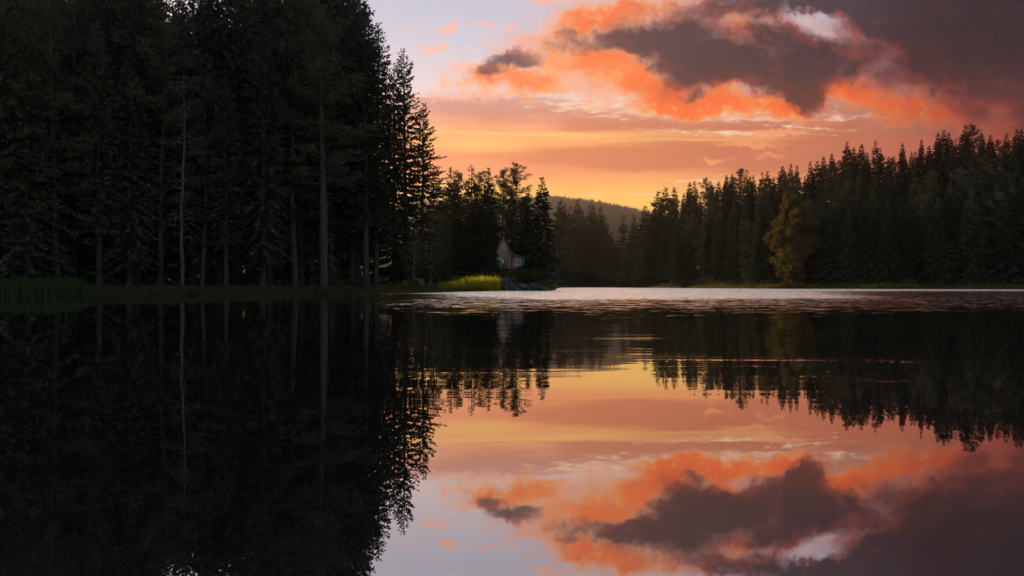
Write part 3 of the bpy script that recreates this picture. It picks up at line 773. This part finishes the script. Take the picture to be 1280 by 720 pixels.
# --- cabin point
g2 = 'trees round the cabin'
plant('spruce', 4, 678, 128.5, top_h(678, 128.5, 221), 'dense conical spruce standing by itself at the tip of the cabin point', 'spruce', wide=1.1)
plant('spruce', 5, 659, 136, top_h(659, 136, 231), 'slender spire-topped spruce between the pine and the lone conical spruce', 'spruce')
plant('pine', 2, 641, 141, top_h(641, 141, 203), 'pine with long side boughs reaching right above the cabin roof', 'pine', wide=1.1)
plant('pine', 1, 626, 145, top_h(626, 145, 210), 'pine directly behind the cabin gable', 'pine')
for i, (px, D, yt, k, ix, w) in enumerate([(565, 138, 207, 'spruce', 6, 1.15), (577, 146, 213, 'pine', 1, 1), (589, 140, 204, 'spruce', 6, 1.1), (600, 148, 212, 'pine', 2, 1),
                                        (611, 139, 208, 'spruce', 5, 1.1), (570, 150, 224, 'spruce', 4, 1), (596, 136, 240, 'spruce', 4, 1.1), (609, 131, 252, 'spruce', 5, 1.1),
                                        (655, 148, 246, 'spruce', 4, 1.1), (640, 150, 230, 'spruce', 5, 1), (556, 131, 232, 'spruce', 5, 1), (616, 128.0, 282, 'spruce', 4, .85), (584, 130, 262, 'spruce', 4, 1.0), (668, 133, 262, 'spruce', 4, 1.1)]):
    lbs = ['spruce first to the right of the left forest edge, against orange sky', 'pine in the wood left of the cabin, second from the forest edge',
           'ragged spruce reaching highest in the wood left of the cabin', 'pine behind the highest ragged spruce left of the cabin',
           'slim spruce next left of the pine behind the cabin gable', 'low spruce filling the gap beside the left forest edge',
           'bushy spruce in the middle of the front row left of the cabin', 'bushy spruce close to the water left of the cabin gable',
           'dark spruce behind the lean-to roof of the cabin', 'spruce behind the cabin, below the long-boughed pine',
           'spruce just right of the slim young birch', 'small spruce overlapping the left side of the cabin gable',
           'small bushy spruce above the bright reed bed', 'squat spruce between cabin and lone conical spruce']
    plant(k, ix, px, D, top_h(px, D, yt), lbs[i], k, g2, wide=w)

# --- the head of the lake
g3 = 'conifers at the head of the lake'
vals = [(699, 352, 252), (706, 360, 254), (714, 350, 256), (722, 356, 250), (729, 362, 262), (738, 346, 254), (745, 358, 268), (751, 352, 258), (757, 345, 268), (763, 350, 290),
        (772, 345, 300), (779, 322, 268), (787, 330, 300), (793, 318, 268), (800, 322, 285), (806, 312, 258), (812, 316, 262), (818, 322, 252), (768, 328, 312), (784, 318, 318), (709, 345, 285), (731, 342, 290), (748, 338, 296), (721, 345, 272), (760, 335, 305), (741, 366, 256), (703, 370, 248)]
for i, (px, D, yt) in enumerate(vals):
    D = shore_r(px) + 6 + (D - 310) * .8 * (1 if i < 11 or i > 16 else .3)
    lb = 'hazy spruce at the head of the lake below the far hill'
    if i == 11: lb = 'hazy pointed spruce standing clear, left of the two in the valley gap'
    if i == 13: lb = 'hazy pointed spruce standing clear, right of the two in the valley gap'
    if i == 7: lb = 'broad hazy spruce closing the left side of the valley gap'
    plant('spruce', [4, 5, 6][i % 3], px, D, top_h(px, D, yt), lb, 'spruce', None if i in (7, 11, 13) else g3, wide=1.25)

# --- right shore and ridge
sky_px = [806, 820, 860, 884, 905, 930, 950, 975, 1000, 1025, 1040, 1060, 1100, 1120, 1150, 1200, 1215, 1240, 1264, 1300, 1400]
sky_y = [262, 246, 224, 228, 216, 210, 214, 205, 206, 206, 188, 182, 176, 186, 176, 156, 158, 170, 154, 156, 158]
g4 = 'spruces on the skyline of the right ridge'; g5 = 'conifers on the slope above the right shore'; g6 = 'conifers in the front row of the right shore'
px = 822; i = 0
while px < 1330:
    D = shore_r(px) + float(np.interp(px, PX_R, E_R)) + rnd.uniform(-6, 4)
    yt = np.interp(px, sky_px, sky_y) + rnd.choice([-5, 0, 3, 9, 14, 6, -2])
    H = top_h(px, D, yt); 
    plant(*(('pine', 1) if rnd.random() < .18 else ('spruce', rnd.choice([4, 5, 7, 7, 6]))), px, D, max(14, H), 'spruce tip silhouetted along the skyline of the right ridge', 'spruce', g4, wide=rnd.uniform(0.95, 1.35))
    px += rnd.uniform(6.5, 12.5)
for row, (e0, drop) in enumerate([(58, 16), (45, 30), (32, 45), (21, 62), (12, 80)]):
    px = 812 + row * 5
    while px < 1340:
        D = shore_r(px) + e0 + rnd.uniform(-4, 4)
        yt = np.interp(px, sky_px, sky_y)
        span = HZ - yt
        H = top_h(px, D, yt + span * (0.045 + 0.08 * row) + rnd.uniform(0, 12))
        H = min(max(H, 15), 31)
        lab = 'dark conifer on the wooded slope above the right shore' if row < 4 else 'dark conifer in the front row along the right shore'
        pine = rnd.random() < .3
        if pine: plant('pine', rnd.choice([1, 2]), px, D, H, lab.replace('conifer', 'pine'), 'pine', (g5 if row < 4 else g6).replace('conifers', 'pines'))
        else: plant('spruce', rnd.choice([4, 5, 6, 7]), px, D, H, lab.replace('conifer', 'spruce'), 'spruce', (g5 if row < 4 else g6).replace('conifers', 'spruces'), wide=rnd.uniform(0.95, 1.35))
        px += rnd.uniform(12, 17) if row == 0 else rnd.uniform(14, 21)

plant('spruce', 4, 861, shore_r(861) + 9, top_h(861, shore_r(861) + 9, 288), 'low bushy spruce at the water where the right ridge begins', 'spruce', wide=1.3)
plant('pine', 1, 1008, 248, top_h(1008, 248, 250), 'bushy pine directly right of the sunlit birch', 'pine', wide=1.2)
# --- dead tree on the left shore
def snag(name, px, D, H, label, seed, rad=.24, twigs=34):
    rr = random.Random(seed)
    root = bpy.data.objects.new(name, None); COL.objects.link(root)
    p = at(px, D); root.location = (p.x, p.y, p.z - .2)
    t1, t2 = Tubes(), Tubes()
    axis = lambda z: Vector((.08 * math.sin(z * .30 + seed) + .006 * z + .04 * math.sin(z * 1.7 + seed), .1 * math.cos(z * .4), z))
    n = 22
    t1.add([axis(H * i / n) for i in range(n + 1)], [rad * ((1.6 if i == 0 else rr.uniform(.86, 1.1)) * (1 - i / n) ** .9) + .015 for i in range(n + 1)], 9)
    for b in range(twigs):
        z = H * rr.uniform(.22, .97); an = rr.uniform(0, 6.28) if rr.random() < .5 else rr.choice([0.1, 3.1]) + rr.gauss(0, .4)
        ln = rr.uniform(.5, 2.1) * (1.25 - z / H * .6)
        b0 = axis(z); dh = Vector((math.cos(an), math.sin(an), 0))
        pts = [b0, b0 + dh * ln * .4 + Vector((0, 0, ln * .10)), b0 + dh * ln * .75 + Vector((0, 0, -ln * .05)), b0 + dh * ln * .95 + Vector((0, 0, -ln * .42)), b0 + dh * ln + Vector((0, 0, -ln * .8))]
        t2.add(pts, [.045, .036, .028, .018, .008], 4)
        for q in range(3):
            f = rr.choice([1, 2, 3]); s0 = pts[f]; t2.add([s0, s0 + Vector((dh.x * .3 + rr.uniform(-.3, .3), rr.uniform(-.3, .3), rr.uniform(-.55, -.1)))], [.016, .006], 3)
    link('trunk', t1.mesh('trunk', M['deadwood']), root); link('branches', t2.mesh('branches', M['deadwood']), root)
    tag(root, label, 'dead tree')
    return root
snag('dead_tree', 228, 66.2, 21.6, 'pale dead tree with drooping bare branches at the left water edge', 3, .18, 60)
snag('dead_tree', 281, 75, 15.5, 'thin grey dead tree inside the forest right of the pale dead tree', 8, .14, 22)
snag('dead_tree', 408, 76, 11.5, 'slim bare dead trunk near the right end of the dark shore', 5, .11, 9)

# --- broadleaf trees and bushes
bm_ = broadleaf_meshes(41, 24, 6.4, 60000, 'birch', low=.05, lsize=.33)
t = make_tree('birch_tree', bm_, 'yellow-lit birch leaning over the grassy right shore', 'birch')
p = at(990, 242); t.location = (p.x, p.y, p.z - .2); t.scale = (1.22, 1.22, top_h(990, 242, 246) / 24)
bm2 = broadleaf_meshes(42, 12, 2.2, 5200, 'birch', low=.22, lsize=.15)
t = make_tree('birch_tree', bm2, 'slim young birch with a thin crown behind the sunlit reed point', 'birch')
p = at(540, 96); t.location = (p.x, p.y, p.z - .1); t.scale = (1, 1, top_h(540, 96, 262) / 12)
t = copy_tree(t, 'smaller young birch before the tall forest edge, left of the slim one')
p = at(518, 92); t.location = (p.x, p.y, p.z - .1); t.scale = (.8, .8, top_h(518, 92, 290) / 12); t.rotation_euler.z = 2
def bush(px, D, R, H, label, seed, cat='bush', group=None, mat='bush'):
    rg = np.random.RandomState(seed); tb = Tubes(); rr = random.Random(seed); O = []
    for b in range(16):
        an = rr.uniform(0, 6.28); f = rr.uniform(.2, 1)
        tip = Vector((math.cos(an) * R * f, math.sin(an) * R * f, H * rr.uniform(.45, 1) * (1.15 - .4 * f)))
        tb.add([(0, 0, -.2), tip * .5 + Vector((0, 0, .1)), tip], [.03, .02, .008], 3)
        O.append(np.array(tuple(tip)) * rg.uniform(.45, 1.05, (130, 1)) + rg.normal(0, R * .16, (130, 3)))
    org = np.concatenate(O); org[:, 2] = np.abs(org[:, 2]); k = len(org)
    d = unit(rg.normal(0, 1, (k, 3))); ll = rg.uniform(.08, .2, k) * (1 + R * .12)
    Vv, Fv = leaves_geo(org, d, unit(np.cross(d, rg.normal(0, 1, (k, 3)))), ll, ll * .4)
    root = bpy.data.objects.new(cat, None); COL.objects.link(root)
    p = at(px, D); root.location = (p.x, p.y, p.z - .05)
    link('stems', tb.mesh('stems', M['bark']), root); link('foliage', mesh_np('foliage', Vv, [Fv], M[mat]), root)
    return tag(root, label, cat, group)
bush(982, 240.5, 2.6, 2.8, 'rounded bush at the foot of the yellow-lit birch', 51)
bush(1004, 240, 2.2, 2.0, 'low bush right of the yellow-lit birch on the grassy shore', 52)
bush(1062, 226, 1.8, 1.6, 'small bush among the shore grass further right of the birch', 53)
bush(657, 124.5, 1.7, 2.6, 'leafy bush on the rocks below the cabin window', 54)
bush(667, 125.5, 1.9, 2.2, 'leafy bush on the rocks right of the cabin', 55)
bush(646, 126.0, 1.2, 1.4, 'low bush at the foot of the cabin lean-to wall', 56)
bush(609, 124.5, 1.9, 2.1, 'bush behind the right end of the bright reed bed', 57)
bush(704, 512, 5, 4.2, 'bush on the far bank right of the lone spruce', 58)
bush(513, 88, 1.1, 1.3, 'small bush beside the pale flowering grass on the left bank', 59)

# ------------------------------------------------------------------ grass and reeds (beyond counting)
def blades(name, spots, mat, label, cat, seed, hmin, hmax, lean=.25, w=.02, per=1):
    rg = np.random.RandomState(seed)
    P = np.array([(p[0], p[1], p[2]) for p in spots], dtype=float); n = len(P)
    sc = np.array([p[3] if len(p) > 3 else 1.0 for p in spots])
    h = rg.uniform(hmin, hmax, n) * sc
    an = rg.uniform(0, 6.28, n); ln = rg.uniform(0, lean, n) * h
    wd = np.array([p[4] if len(p) > 4 else w for p in spots]) * rg.uniform(.6, 1.3, n)
    o = P; up = np.array([0, 0, 1.0])
    off = np.stack([np.cos(an) * ln, np.sin(an) * ln, 0 * ln], 1)
    sa = rg.uniform(0, 6.28, n); s = np.stack([np.cos(sa), np.sin(sa), 0 * sa], 1) * wd[:, None]
    mid = o + up * (h * .55)[:, None] + off * .35
    tip = o + up * (h * rg.uniform(.9, 1.0, n))[:, None] + off
    V = np.stack([o - s * .8, o + s * .8, mid + s, mid - s, tip], 1).reshape(-1, 3)
    i0 = np.arange(n)[:, None] * 5
    ob = link(name, mesh_np(name, V, [i0 + np.array([[0, 1, 2, 3]]), i0 + np.array([[3, 2, 4]])], M[mat]))
    return tag(ob, label, cat, kind='stuff')
def spots_band(n, px0, px1, e0, e1, seed, pw=1.0, scf=None, wd=.02):
    rg = np.random.RandomState(seed); out = []
    for _ in range(n):
        px = rg.uniform(px0, px1); D = shore_r(px) + e0 + (e1 - e0) * rg.uniform() ** pw
        p = at(px, D); s = 1.0 if scf is None else scf(px, D, rg)
        if s <= 0: continue
        out.append((p.x, p.y, max(p.z, -.35) - .03, s, wd))
    return out
clump = lambda px, D: .5 + .5 * math.sin(px * .19) * math.sin(px * .057 + 1.3) * math.cos(D * .9)
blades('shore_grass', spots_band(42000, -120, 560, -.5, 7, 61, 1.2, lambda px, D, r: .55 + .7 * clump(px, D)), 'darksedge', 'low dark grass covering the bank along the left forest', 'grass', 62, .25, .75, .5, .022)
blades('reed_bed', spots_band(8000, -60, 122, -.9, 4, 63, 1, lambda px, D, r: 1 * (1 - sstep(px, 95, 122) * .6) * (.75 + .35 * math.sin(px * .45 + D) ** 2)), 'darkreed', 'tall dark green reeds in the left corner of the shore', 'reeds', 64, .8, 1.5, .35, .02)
def tipf(px, D, r):
    return (.40 + .5 * sstep(px, 545, 605)) * (.85 + .3 * r.uniform()) * (1 - .16 * math.sin(px * .6 + D) - .10 * math.sin(px * 1.7 + D * 2))
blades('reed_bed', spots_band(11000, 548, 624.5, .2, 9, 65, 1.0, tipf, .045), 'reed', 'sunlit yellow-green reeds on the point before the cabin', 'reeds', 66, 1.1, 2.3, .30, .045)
blades('sedge_fringe', spots_band(22000, 430, 612, -1.4, 3.2, 67, 1, lambda px, D, r: (.7 + .5 * clump(px, D)) if r.uniform() < sstep(px, 430, 560) else 0), 'sedge', 'low sedge fringe at the water before the sunlit reeds', 'sedge', 68, .35, .95, .4, .024)
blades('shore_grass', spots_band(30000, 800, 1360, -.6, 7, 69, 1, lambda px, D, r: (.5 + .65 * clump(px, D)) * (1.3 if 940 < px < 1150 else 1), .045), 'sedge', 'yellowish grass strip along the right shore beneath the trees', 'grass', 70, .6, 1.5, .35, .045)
blades('shore_grass', spots_band(6000, 692, 800, -1, 6, 71, 1, None, .07), 'sedge', 'hazy grass strip at the head of the lake', 'grass', 72, .6, 1.4, .35, .07)
blades('shore_grass', spots_band(5000, 620, 692, .2, 8, 73, 1, None, .02), 'sedge', 'sparse grass between the rocks of the cabin point', 'grass', 74, .15, .5, .5, .02)
# dark undergrowth closing the view between the trunks
def undergrowth(name, n, px0, px1, e0, e1, seed, label, size):
    rg = np.random.RandomState(seed)
    base_ = spots_band(n, px0, px1, e0, e1, seed)
    P = np.array([b[:3] for b in base_]); k = 60
    org = np.repeat(P, k, 0) + rg.normal(0, 1, (n * k, 3)) * np.array([1, 1, .7]) * size * .5
    org[:, 2] += np.repeat(rg.uniform(.1, .8, n) * size, k)
    d = unit(rg.normal(0, 1, org.shape)); ll = rg.uniform(.15, .4, len(org)) * (size * .6)
    V, Fv = leaves_geo(org, d, unit(np.cross(d, rg.normal(0, 1, org.shape))), ll, ll * .4)
    tag(link(name, mesh_np(name, V, [Fv], M['spruce'])), label, 'undergrowth', kind='stuff')
undergrowth('undergrowth', 800, -150, 560, 8, 40, 81, 'dark undergrowth between the trunks of the left forest', 1.3)
undergrowth('undergrowth', 420, 800, 1350, 5, 22, 82, 'dark undergrowth between the trunks of the right shore', 2.2)
undergrowth('undergrowth', 160, 550, 690, 9, 26, 83, 'dark undergrowth round the cabin and its trees', 1.3)
undergrowth('undergrowth', 160, 696, 800, 5, 30, 84, 'hazy undergrowth below the trees at the head of the lake', 2.4)
# pale flower heads in the grass
def flowers():
    rg = np.random.RandomState(88); tb = Tubes(); O = []
    root = bpy.data.objects.new('flowering_grass', None); COL.objects.link(root)
    p0 = at(520, 87.5); root.location = p0
    for i in range(15):
        x, y = rg.uniform(-1.5, 1.5), rg.uniform(-.8, .8); h = rg.uniform(.7, 1.5)
        tb.add([(x, y, -.2), (x + .05, y, h * .6), (x + rg.uniform(-.15, .15), y, h)], [.012, .01, .006], 3)
        O.append(np.array([x, y, h]) + rg.normal(0, 1, (34, 3)) * np.array([.06, .06, .12]))
    org = np.concatenate(O); d = unit(rg.normal(0, 1, org.shape)); ll = rg.uniform(.05, .09, len(org))
    V, Fv = leaves_geo(org, d, unit(np.cross(d, rg.normal(0, 1, org.shape))), ll, ll * .5)
    link('stalks', tb.mesh('stalks', M['sedge']), root); link('flower_heads', mesh_np('flower_heads', V, [Fv], M['plume']), root)
    tag(root, 'clump of pale flowering grass on the bank left of the reed point', 'flowering grass')
flowers()

# ------------------------------------------------------------------ rocks
def rock(px, D, size, label, seed, group=None, flat=.6, dz=0, name='boulder', mat='rock'):
    rr = random.Random(seed)
    bm = bmesh.new(); bmesh.ops.create_icosphere(bm, subdivisions=3, radius=1)
    off = Vector((rr.uniform(0, 50), rr.uniform(0, 50), rr.uniform(0, 50)))
    from mathutils import noise as mn
    pl = [Vector((rr.gauss(0, 1), rr.gauss(0, 1), rr.gauss(0, .8))).normalized() for _ in range(9)]
    for v in bm.verts:
        c = v.co.copy(); d = min(1.0, min([.74 / max(.01, c.dot(q)) if c.dot(q) > .74 else 1 for q in pl]))
        v.co = c * (d + .10 * mn.noise(c * 1.6 + off) + .04 * mn.noise(c * 5 + off))
        v.co.x *= size[0]; v.co.y *= size[1]; v.co.z *= size[2]
    me = bpy.data.meshes.new(name); bm.to_mesh(me); bm.free(); me.materials.append(M[mat])
    ob = link(name, me); p = at(px, D); ob.location = (p.x, p.y, max(p.z, -.1) + size[2] * .15 + dz); ob.rotation_euler.z = rr.uniform(0, 6)
    return tag(ob, label, 'rock', group)
rl = [(628, 122.5, (1.6, 1.1, .9), 'broad flat boulder at the water where the reeds end'), (637, 123, (1.3, 1.1, 1.1), 'angular boulder at the water below the cabin door'),
      (645, 122.2, (1.0, .9, .6), 'low rock at the water below the cabin window'), (652, 123, (1.5, 1.2, 1.0), 'rounded boulder at the water right of the cabin'),
      (660, 122.6, (1.1, 1, .7), 'small rock between the rounded boulder and the lone spruce'), (668, 123, (1.5, 1.1, .8), 'boulder at the foot of the lone conical spruce'),
      (633, 125, (1.2, 1, 1.0), 'boulder halfway up the bank left of the cabin steps'), (642, 125.5, (1.3, 1, .9), 'slab of rock halfway up the bank under the cabin'),
      (623, 124.5, (1.4, 1, 1.0), 'dark rock on the bank at the left foot of the knoll'), (679, 122.5, (1.2, 1, .5), 'flat rock at the outermost tip of the cabin point')]
for i, (px, D, sz, lb) in enumerate(rl): rock(px, D, sz, lb, 100 + i, 'rocks below the cabin')
rock(239, 65.6, (.62, .5, .42), 'pale rock beside the foot of the pale dead tree', 120)
rock(271, 68.5, (.35, .3, .25), 'small dark stone on the grassy bank right of the dead tree', 121)

# ------------------------------------------------------------------ cabin
def box(bm, x0, x1, y0, y1, z0, z1, rot=None):
    vs = [bm.verts.new(Vector(c)) for c in ((x0, y0, z0), (x1, y0, z0), (x1, y1, z0), (x0, y1, z0), (x0, y0, z1), (x1, y0, z1), (x1, y1, z1), (x0, y1, z1))]
    for f in ((0, 3, 2, 1), (4, 5, 6, 7), (0, 1, 5, 4), (1, 2, 6, 5), (2, 3, 7, 6), (3, 0, 4, 7)): bm.faces.new([vs[i] for i in f])
def prism(bm, poly, y0, y1):
    a_ = [bm.verts.new((p[0], y0, p[1])) for p in poly]; b_ = [bm.verts.new((p[0], y1, p[1])) for p in poly]
    bm.faces.new(a_); bm.faces.new(b_[::-1]); n = len(poly)
    for i in range(n): bm.faces.new([a_[(i + 1) % n], a_[i], b_[i], b_[(i + 1) % n]])
def bobj(name, bm, mat, parent):
    bmesh.ops.recalc_face_normals(bm, faces=bm.faces[:])
    me = bpy.data.meshes.new(name); bm.to_mesh(me); bm.free(); me.materials.append(M[mat])
    return link(name, me, parent)
def cabin():
    root = bpy.data.objects.new('cabin', None); COL.objects.link(root)
    D = 131.0; u = D / F                       # metres per picture unit there
    p = at(629.5, D); zb = (HZ - 336) * u + EYE
    root.location = (p.x, D, zb); root.rotation_euler.z = math.radians(0)
    tag(root, 'small brown timber cabin with steep gable and green-edged lean-to roof on the rocky point', 'cabin')
    ap = 44 * u; w = 10.8 * u; ev = 18.5 * u    # apex height, half width, eave height
    W = bmesh.new(); prism(W, [(-w, -.0), (w, -.0), (w, ev - .1), (0, ap - .35), (-w, ev - .1)], 0, 6.0); bobj('gable_wall', W, 'plankv', root)
    l1 = w + 0.004; l2 = 27 * u
    W = bmesh.new(); prism(W, [(l1, 0), (l2, 0), (l2, 13.6 * u - .12), (l1, 18 * u - .15)], .25, 4.6); bobj('lean_to_wall', W, 'plank', root)
    for s in (-1, 1):
        bmx = bmesh.new(); dx, dz = w + .45, (ap - ev) * (w + .45) / w
        prism(bmx, [(0, ap), (s * dx, ap - dz), (s * dx, ap - dz - .14), (0, ap - .16)], -.55, 6.5)
        r = bobj('roof_panel', bmx, 'roof', root)
        bmx = bmesh.new(); prism(bmx, [(0, ap + .03), (s * (dx + .03), ap - dz + .03), (s * (dx + .03), ap - dz - .22), (0, ap - .24)], -.60, -.553)
        bobj('bargeboard', bmx, 'darkwood' if s < 0 else 'darkwood', r)
    bmx = bmesh.new(); prism(bmx, [(w + .1, 18.5 * u), (31 * u, 13.2 * u), (31 * u, 13.2 * u - .12), (w + .1, 18.5 * u - .14)], -.25, 5.0); lr = bobj('lean_to_roof', bmx, 'roof', root)
    bmx = bmesh.new(); prism(bmx, [(w - .12, 18.9 * u + .05), (31.2 * u, 13.5 * u), (31.2 * u, 13.5 * u - .26), (w - .12, 18.9 * u - .22)], -.30, -.253); bobj('fascia', bmx, 'green', lr)
    bmx = bmesh.new(); prism(bmx, [(w - .7, 21.9 * u), (w - .3, 23.4 * u), (w + .25, 18.9 * u), (w - .1, 18.6 * u)], -.66, -.604); bobj('eave_flashing', bmx, 'green', root)
    def window(x, z, ww, hh, y, n=2):
        f = bmesh.new(); t = .11
        box(f, x - ww / 2, x - ww / 2 + t, y - .06, y + .04, z, z + hh); box(f, x + ww / 2 - t, x + ww / 2, y - .06, y + .04, z, z + hh)
        box(f, x - ww / 2 + t, x + ww / 2 - t, y - .06, y + .04, z, z + t); box(f, x - ww / 2 + t, x + ww / 2 - t, y - .06, y + .04, z + hh - t, z + hh)
        if n > 1: box(f, x - .05, x + .05, y - .055, y + .04, z + t, z + hh - t)
        fo = bobj('window', f, 'white', root)
        g = bmesh.new(); box(g, x - ww / 2 + t * .5, x + ww / 2 - t * .5, y - .02, y - .003, z + t * .5, z + hh - t * .5); bobj('pane', g, 'glass', fo)
        s = bmesh.new(); box(s, x - ww / 2 - .08, x + ww / 2 + .08, y - .14, y + .0, z - .09, z - .004); bobj('sill', s, 'white', fo)
    window(17.8 * u, 4.6 * u, 1.12, 1.36, .25)
    window(0.5 * u, 25.5 * u, .62, .85, 0, 1)
    window(-5.6 * u, 6 * u, .8, 1.3, 0)
    d = bmesh.new(); box(d, -2.2 * u, 3.4 * u, -.05, .02, .02, 2.05); dr = bobj('door', d, 'green', root)
    d = bmesh.new(); box(d, -1.7 * u, .2 * u, -.075, -.052, 1.1, 1.9); bobj('door_light', d, 'white', dr)
    d = bmesh.new(); box(d, 2.6 * u, 3.0 * u, -.11, -.052, .95, 1.05); bobj('handle', d, 'darkwood', dr)
    for x in (5.4 * u, 9.8 * u):
        c = bmesh.new(); box(c, x - .08, x + .08, -.06, -.004, 0, ev - .6); bobj('corner_board', c, 'darkwood', root)
    c = bmesh.new(); box(c, l2 - .14, l2 + .03, .19, .246, 0, 13.4 * u - .15); bobj('corner_board', c, 'darkwood', root)
    c = bmesh.new(); box(c, -w - .15, l2 + .12, .05, 6.1, -2.6, -.004); bobj('foundation', c, 'concrete', root)
    c = bmesh.new(); box(c, -w, w + 1.2, -1.5, .04, -.16, -.01); po = bobj('porch_deck', c, 'darkwood', root)
    for x in (-w + .1, 0, w + 1.1):
        c = bmesh.new(); box(c, x - .07, x + .07, -1.45, -1.31, -2.2, -.162); bobj('deck_post', c, 'darkwood', po)
    for k in range(4):
        c = bmesh.new(); box(c, w - .6, w + .5, -1.5 - .3 * (k + 1) + .003, -1.5 - .3 * k, -.2 - .22 * (k + 1), -.2 - .22 * k - .05); bobj('step', c, 'concrete', root)
cabin()

# ------------------------------------------------------------------ haze
def haze():
    m, T, o = new_mat('evening_haze')
    pv = T.n('ShaderNodeVolumePrincipled')
    pv.inputs['Color'].default_value = (0.86, 0.90, 0.96, 1); pv.inputs['Density'].default_value = 0.00018
    pv.inputs['Anisotropy'].default_value = 0.92
    T.t.links.new(pv.outputs[0], o.inputs['Volume'])
    bm = bmesh.new(); box(bm, -4200, 4200, -300, 3900, -4.0, 405)
    me = bpy.data.meshes.new('haze'); bm.to_mesh(me); bm.free(); me.materials.append(m)
    tag(link('haze', me), 'thin evening haze over the lake and valley', 'haze', kind='stuff')
haze()

# ------------------------------------------------------------------ labels of the trees that stand in rows
ORD = ['first', 'second', 'third', 'fourth', 'fifth', 'sixth', 'seventh', 'eighth', 'ninth', 'tenth', 'eleventh', 'twelfth', 'thirteenth', 'fourteenth', 'fifteenth',
       'sixteenth', 'seventeenth', 'eighteenth', 'nineteenth', 'twentieth']
def relabel(match, anchors, text):
    """anchors: (px, phrase) – every tree is counted rightwards from the landmark last passed"""
    rows = sorted([r for r in PLANTED if match(r[2].get('group', ''))], key=lambda r: r[0])
    cnt = {}
    for px, D, o, H in rows:
        ai = max([i for i, a_ in enumerate(anchors) if a_[0] <= px] or [0])
        key = (ai, o['category']); cnt[key] = cnt.get(key, 0) + 1
        if cnt[key] <= len(ORD):
            o['label'] = text % (ORD[cnt[key] - 1], o['category'], anchors[ai][1])
relabel(lambda g: 'skyline' in g, [(-9999, 'rightwards from the valley gap'), (900, 'from the skyline step left of the lit birch'), (990, 'rightwards above the lit birch'), (1060, 'from the first high crest'), (1130, 'from the middle of the high crest'),
                                   (1200, 'from the tallest crest near the frame')], '%s %s tip on the right ridge skyline, counted %s')
relabel(lambda g: 'front row of the right shore' in g, [(-9999, 'rightwards from the lake head'), (990, 'rightwards from the lit birch')], '%s dark %s of the right shore front row, counted %s')
relabel(lambda g: 'left forest front' in g, [(-9999, 'from the left corner reeds'), (228, 'rightwards from the pale dead tree'), (408, 'from the slim dead trunk')], '%s %s in the left forest front rows, counted %s')
relabel(lambda g: 'head of the lake' in g, [(-9999, 'rightwards from the lone conical spruce'), (760, 'rightwards from the valley gap')], '%s hazy %s at the lake head, counted %s')
relabel(lambda g: 'slope above the right shore' in g, [(-9999, 'beside the valley gap'), (860, 'left of the ridge step')] + [(905, 'below the ridge step'), (950, 'left of the lit birch'), (990, 'right of the lit birch'), (1045, 'below the first high crest'), (1130, 'below the high crest'), (1200, 'near the right frame edge')], '%s dark %s on the right slope %s, counted rightwards')
relabel(lambda g: 'left forest depths' in g, [(-9999, 'behind the left corner reeds'), (130, 'left of the pale dead tree'), (228, 'right of the pale dead tree'), (285, 'behind the thin grey dead tree'), (350, 'left of the slim dead trunk'), (408, 'right of the slim dead trunk')], '%s %s deep in the left forest %s, counted rightwards')
for o in list(bpy.data.objects):      # only the members of a row keep counting from each other
    if o.get('label') and len(o['label'].split()) > 16: o['label'] = ' '.join(o['label'].split()[:16])
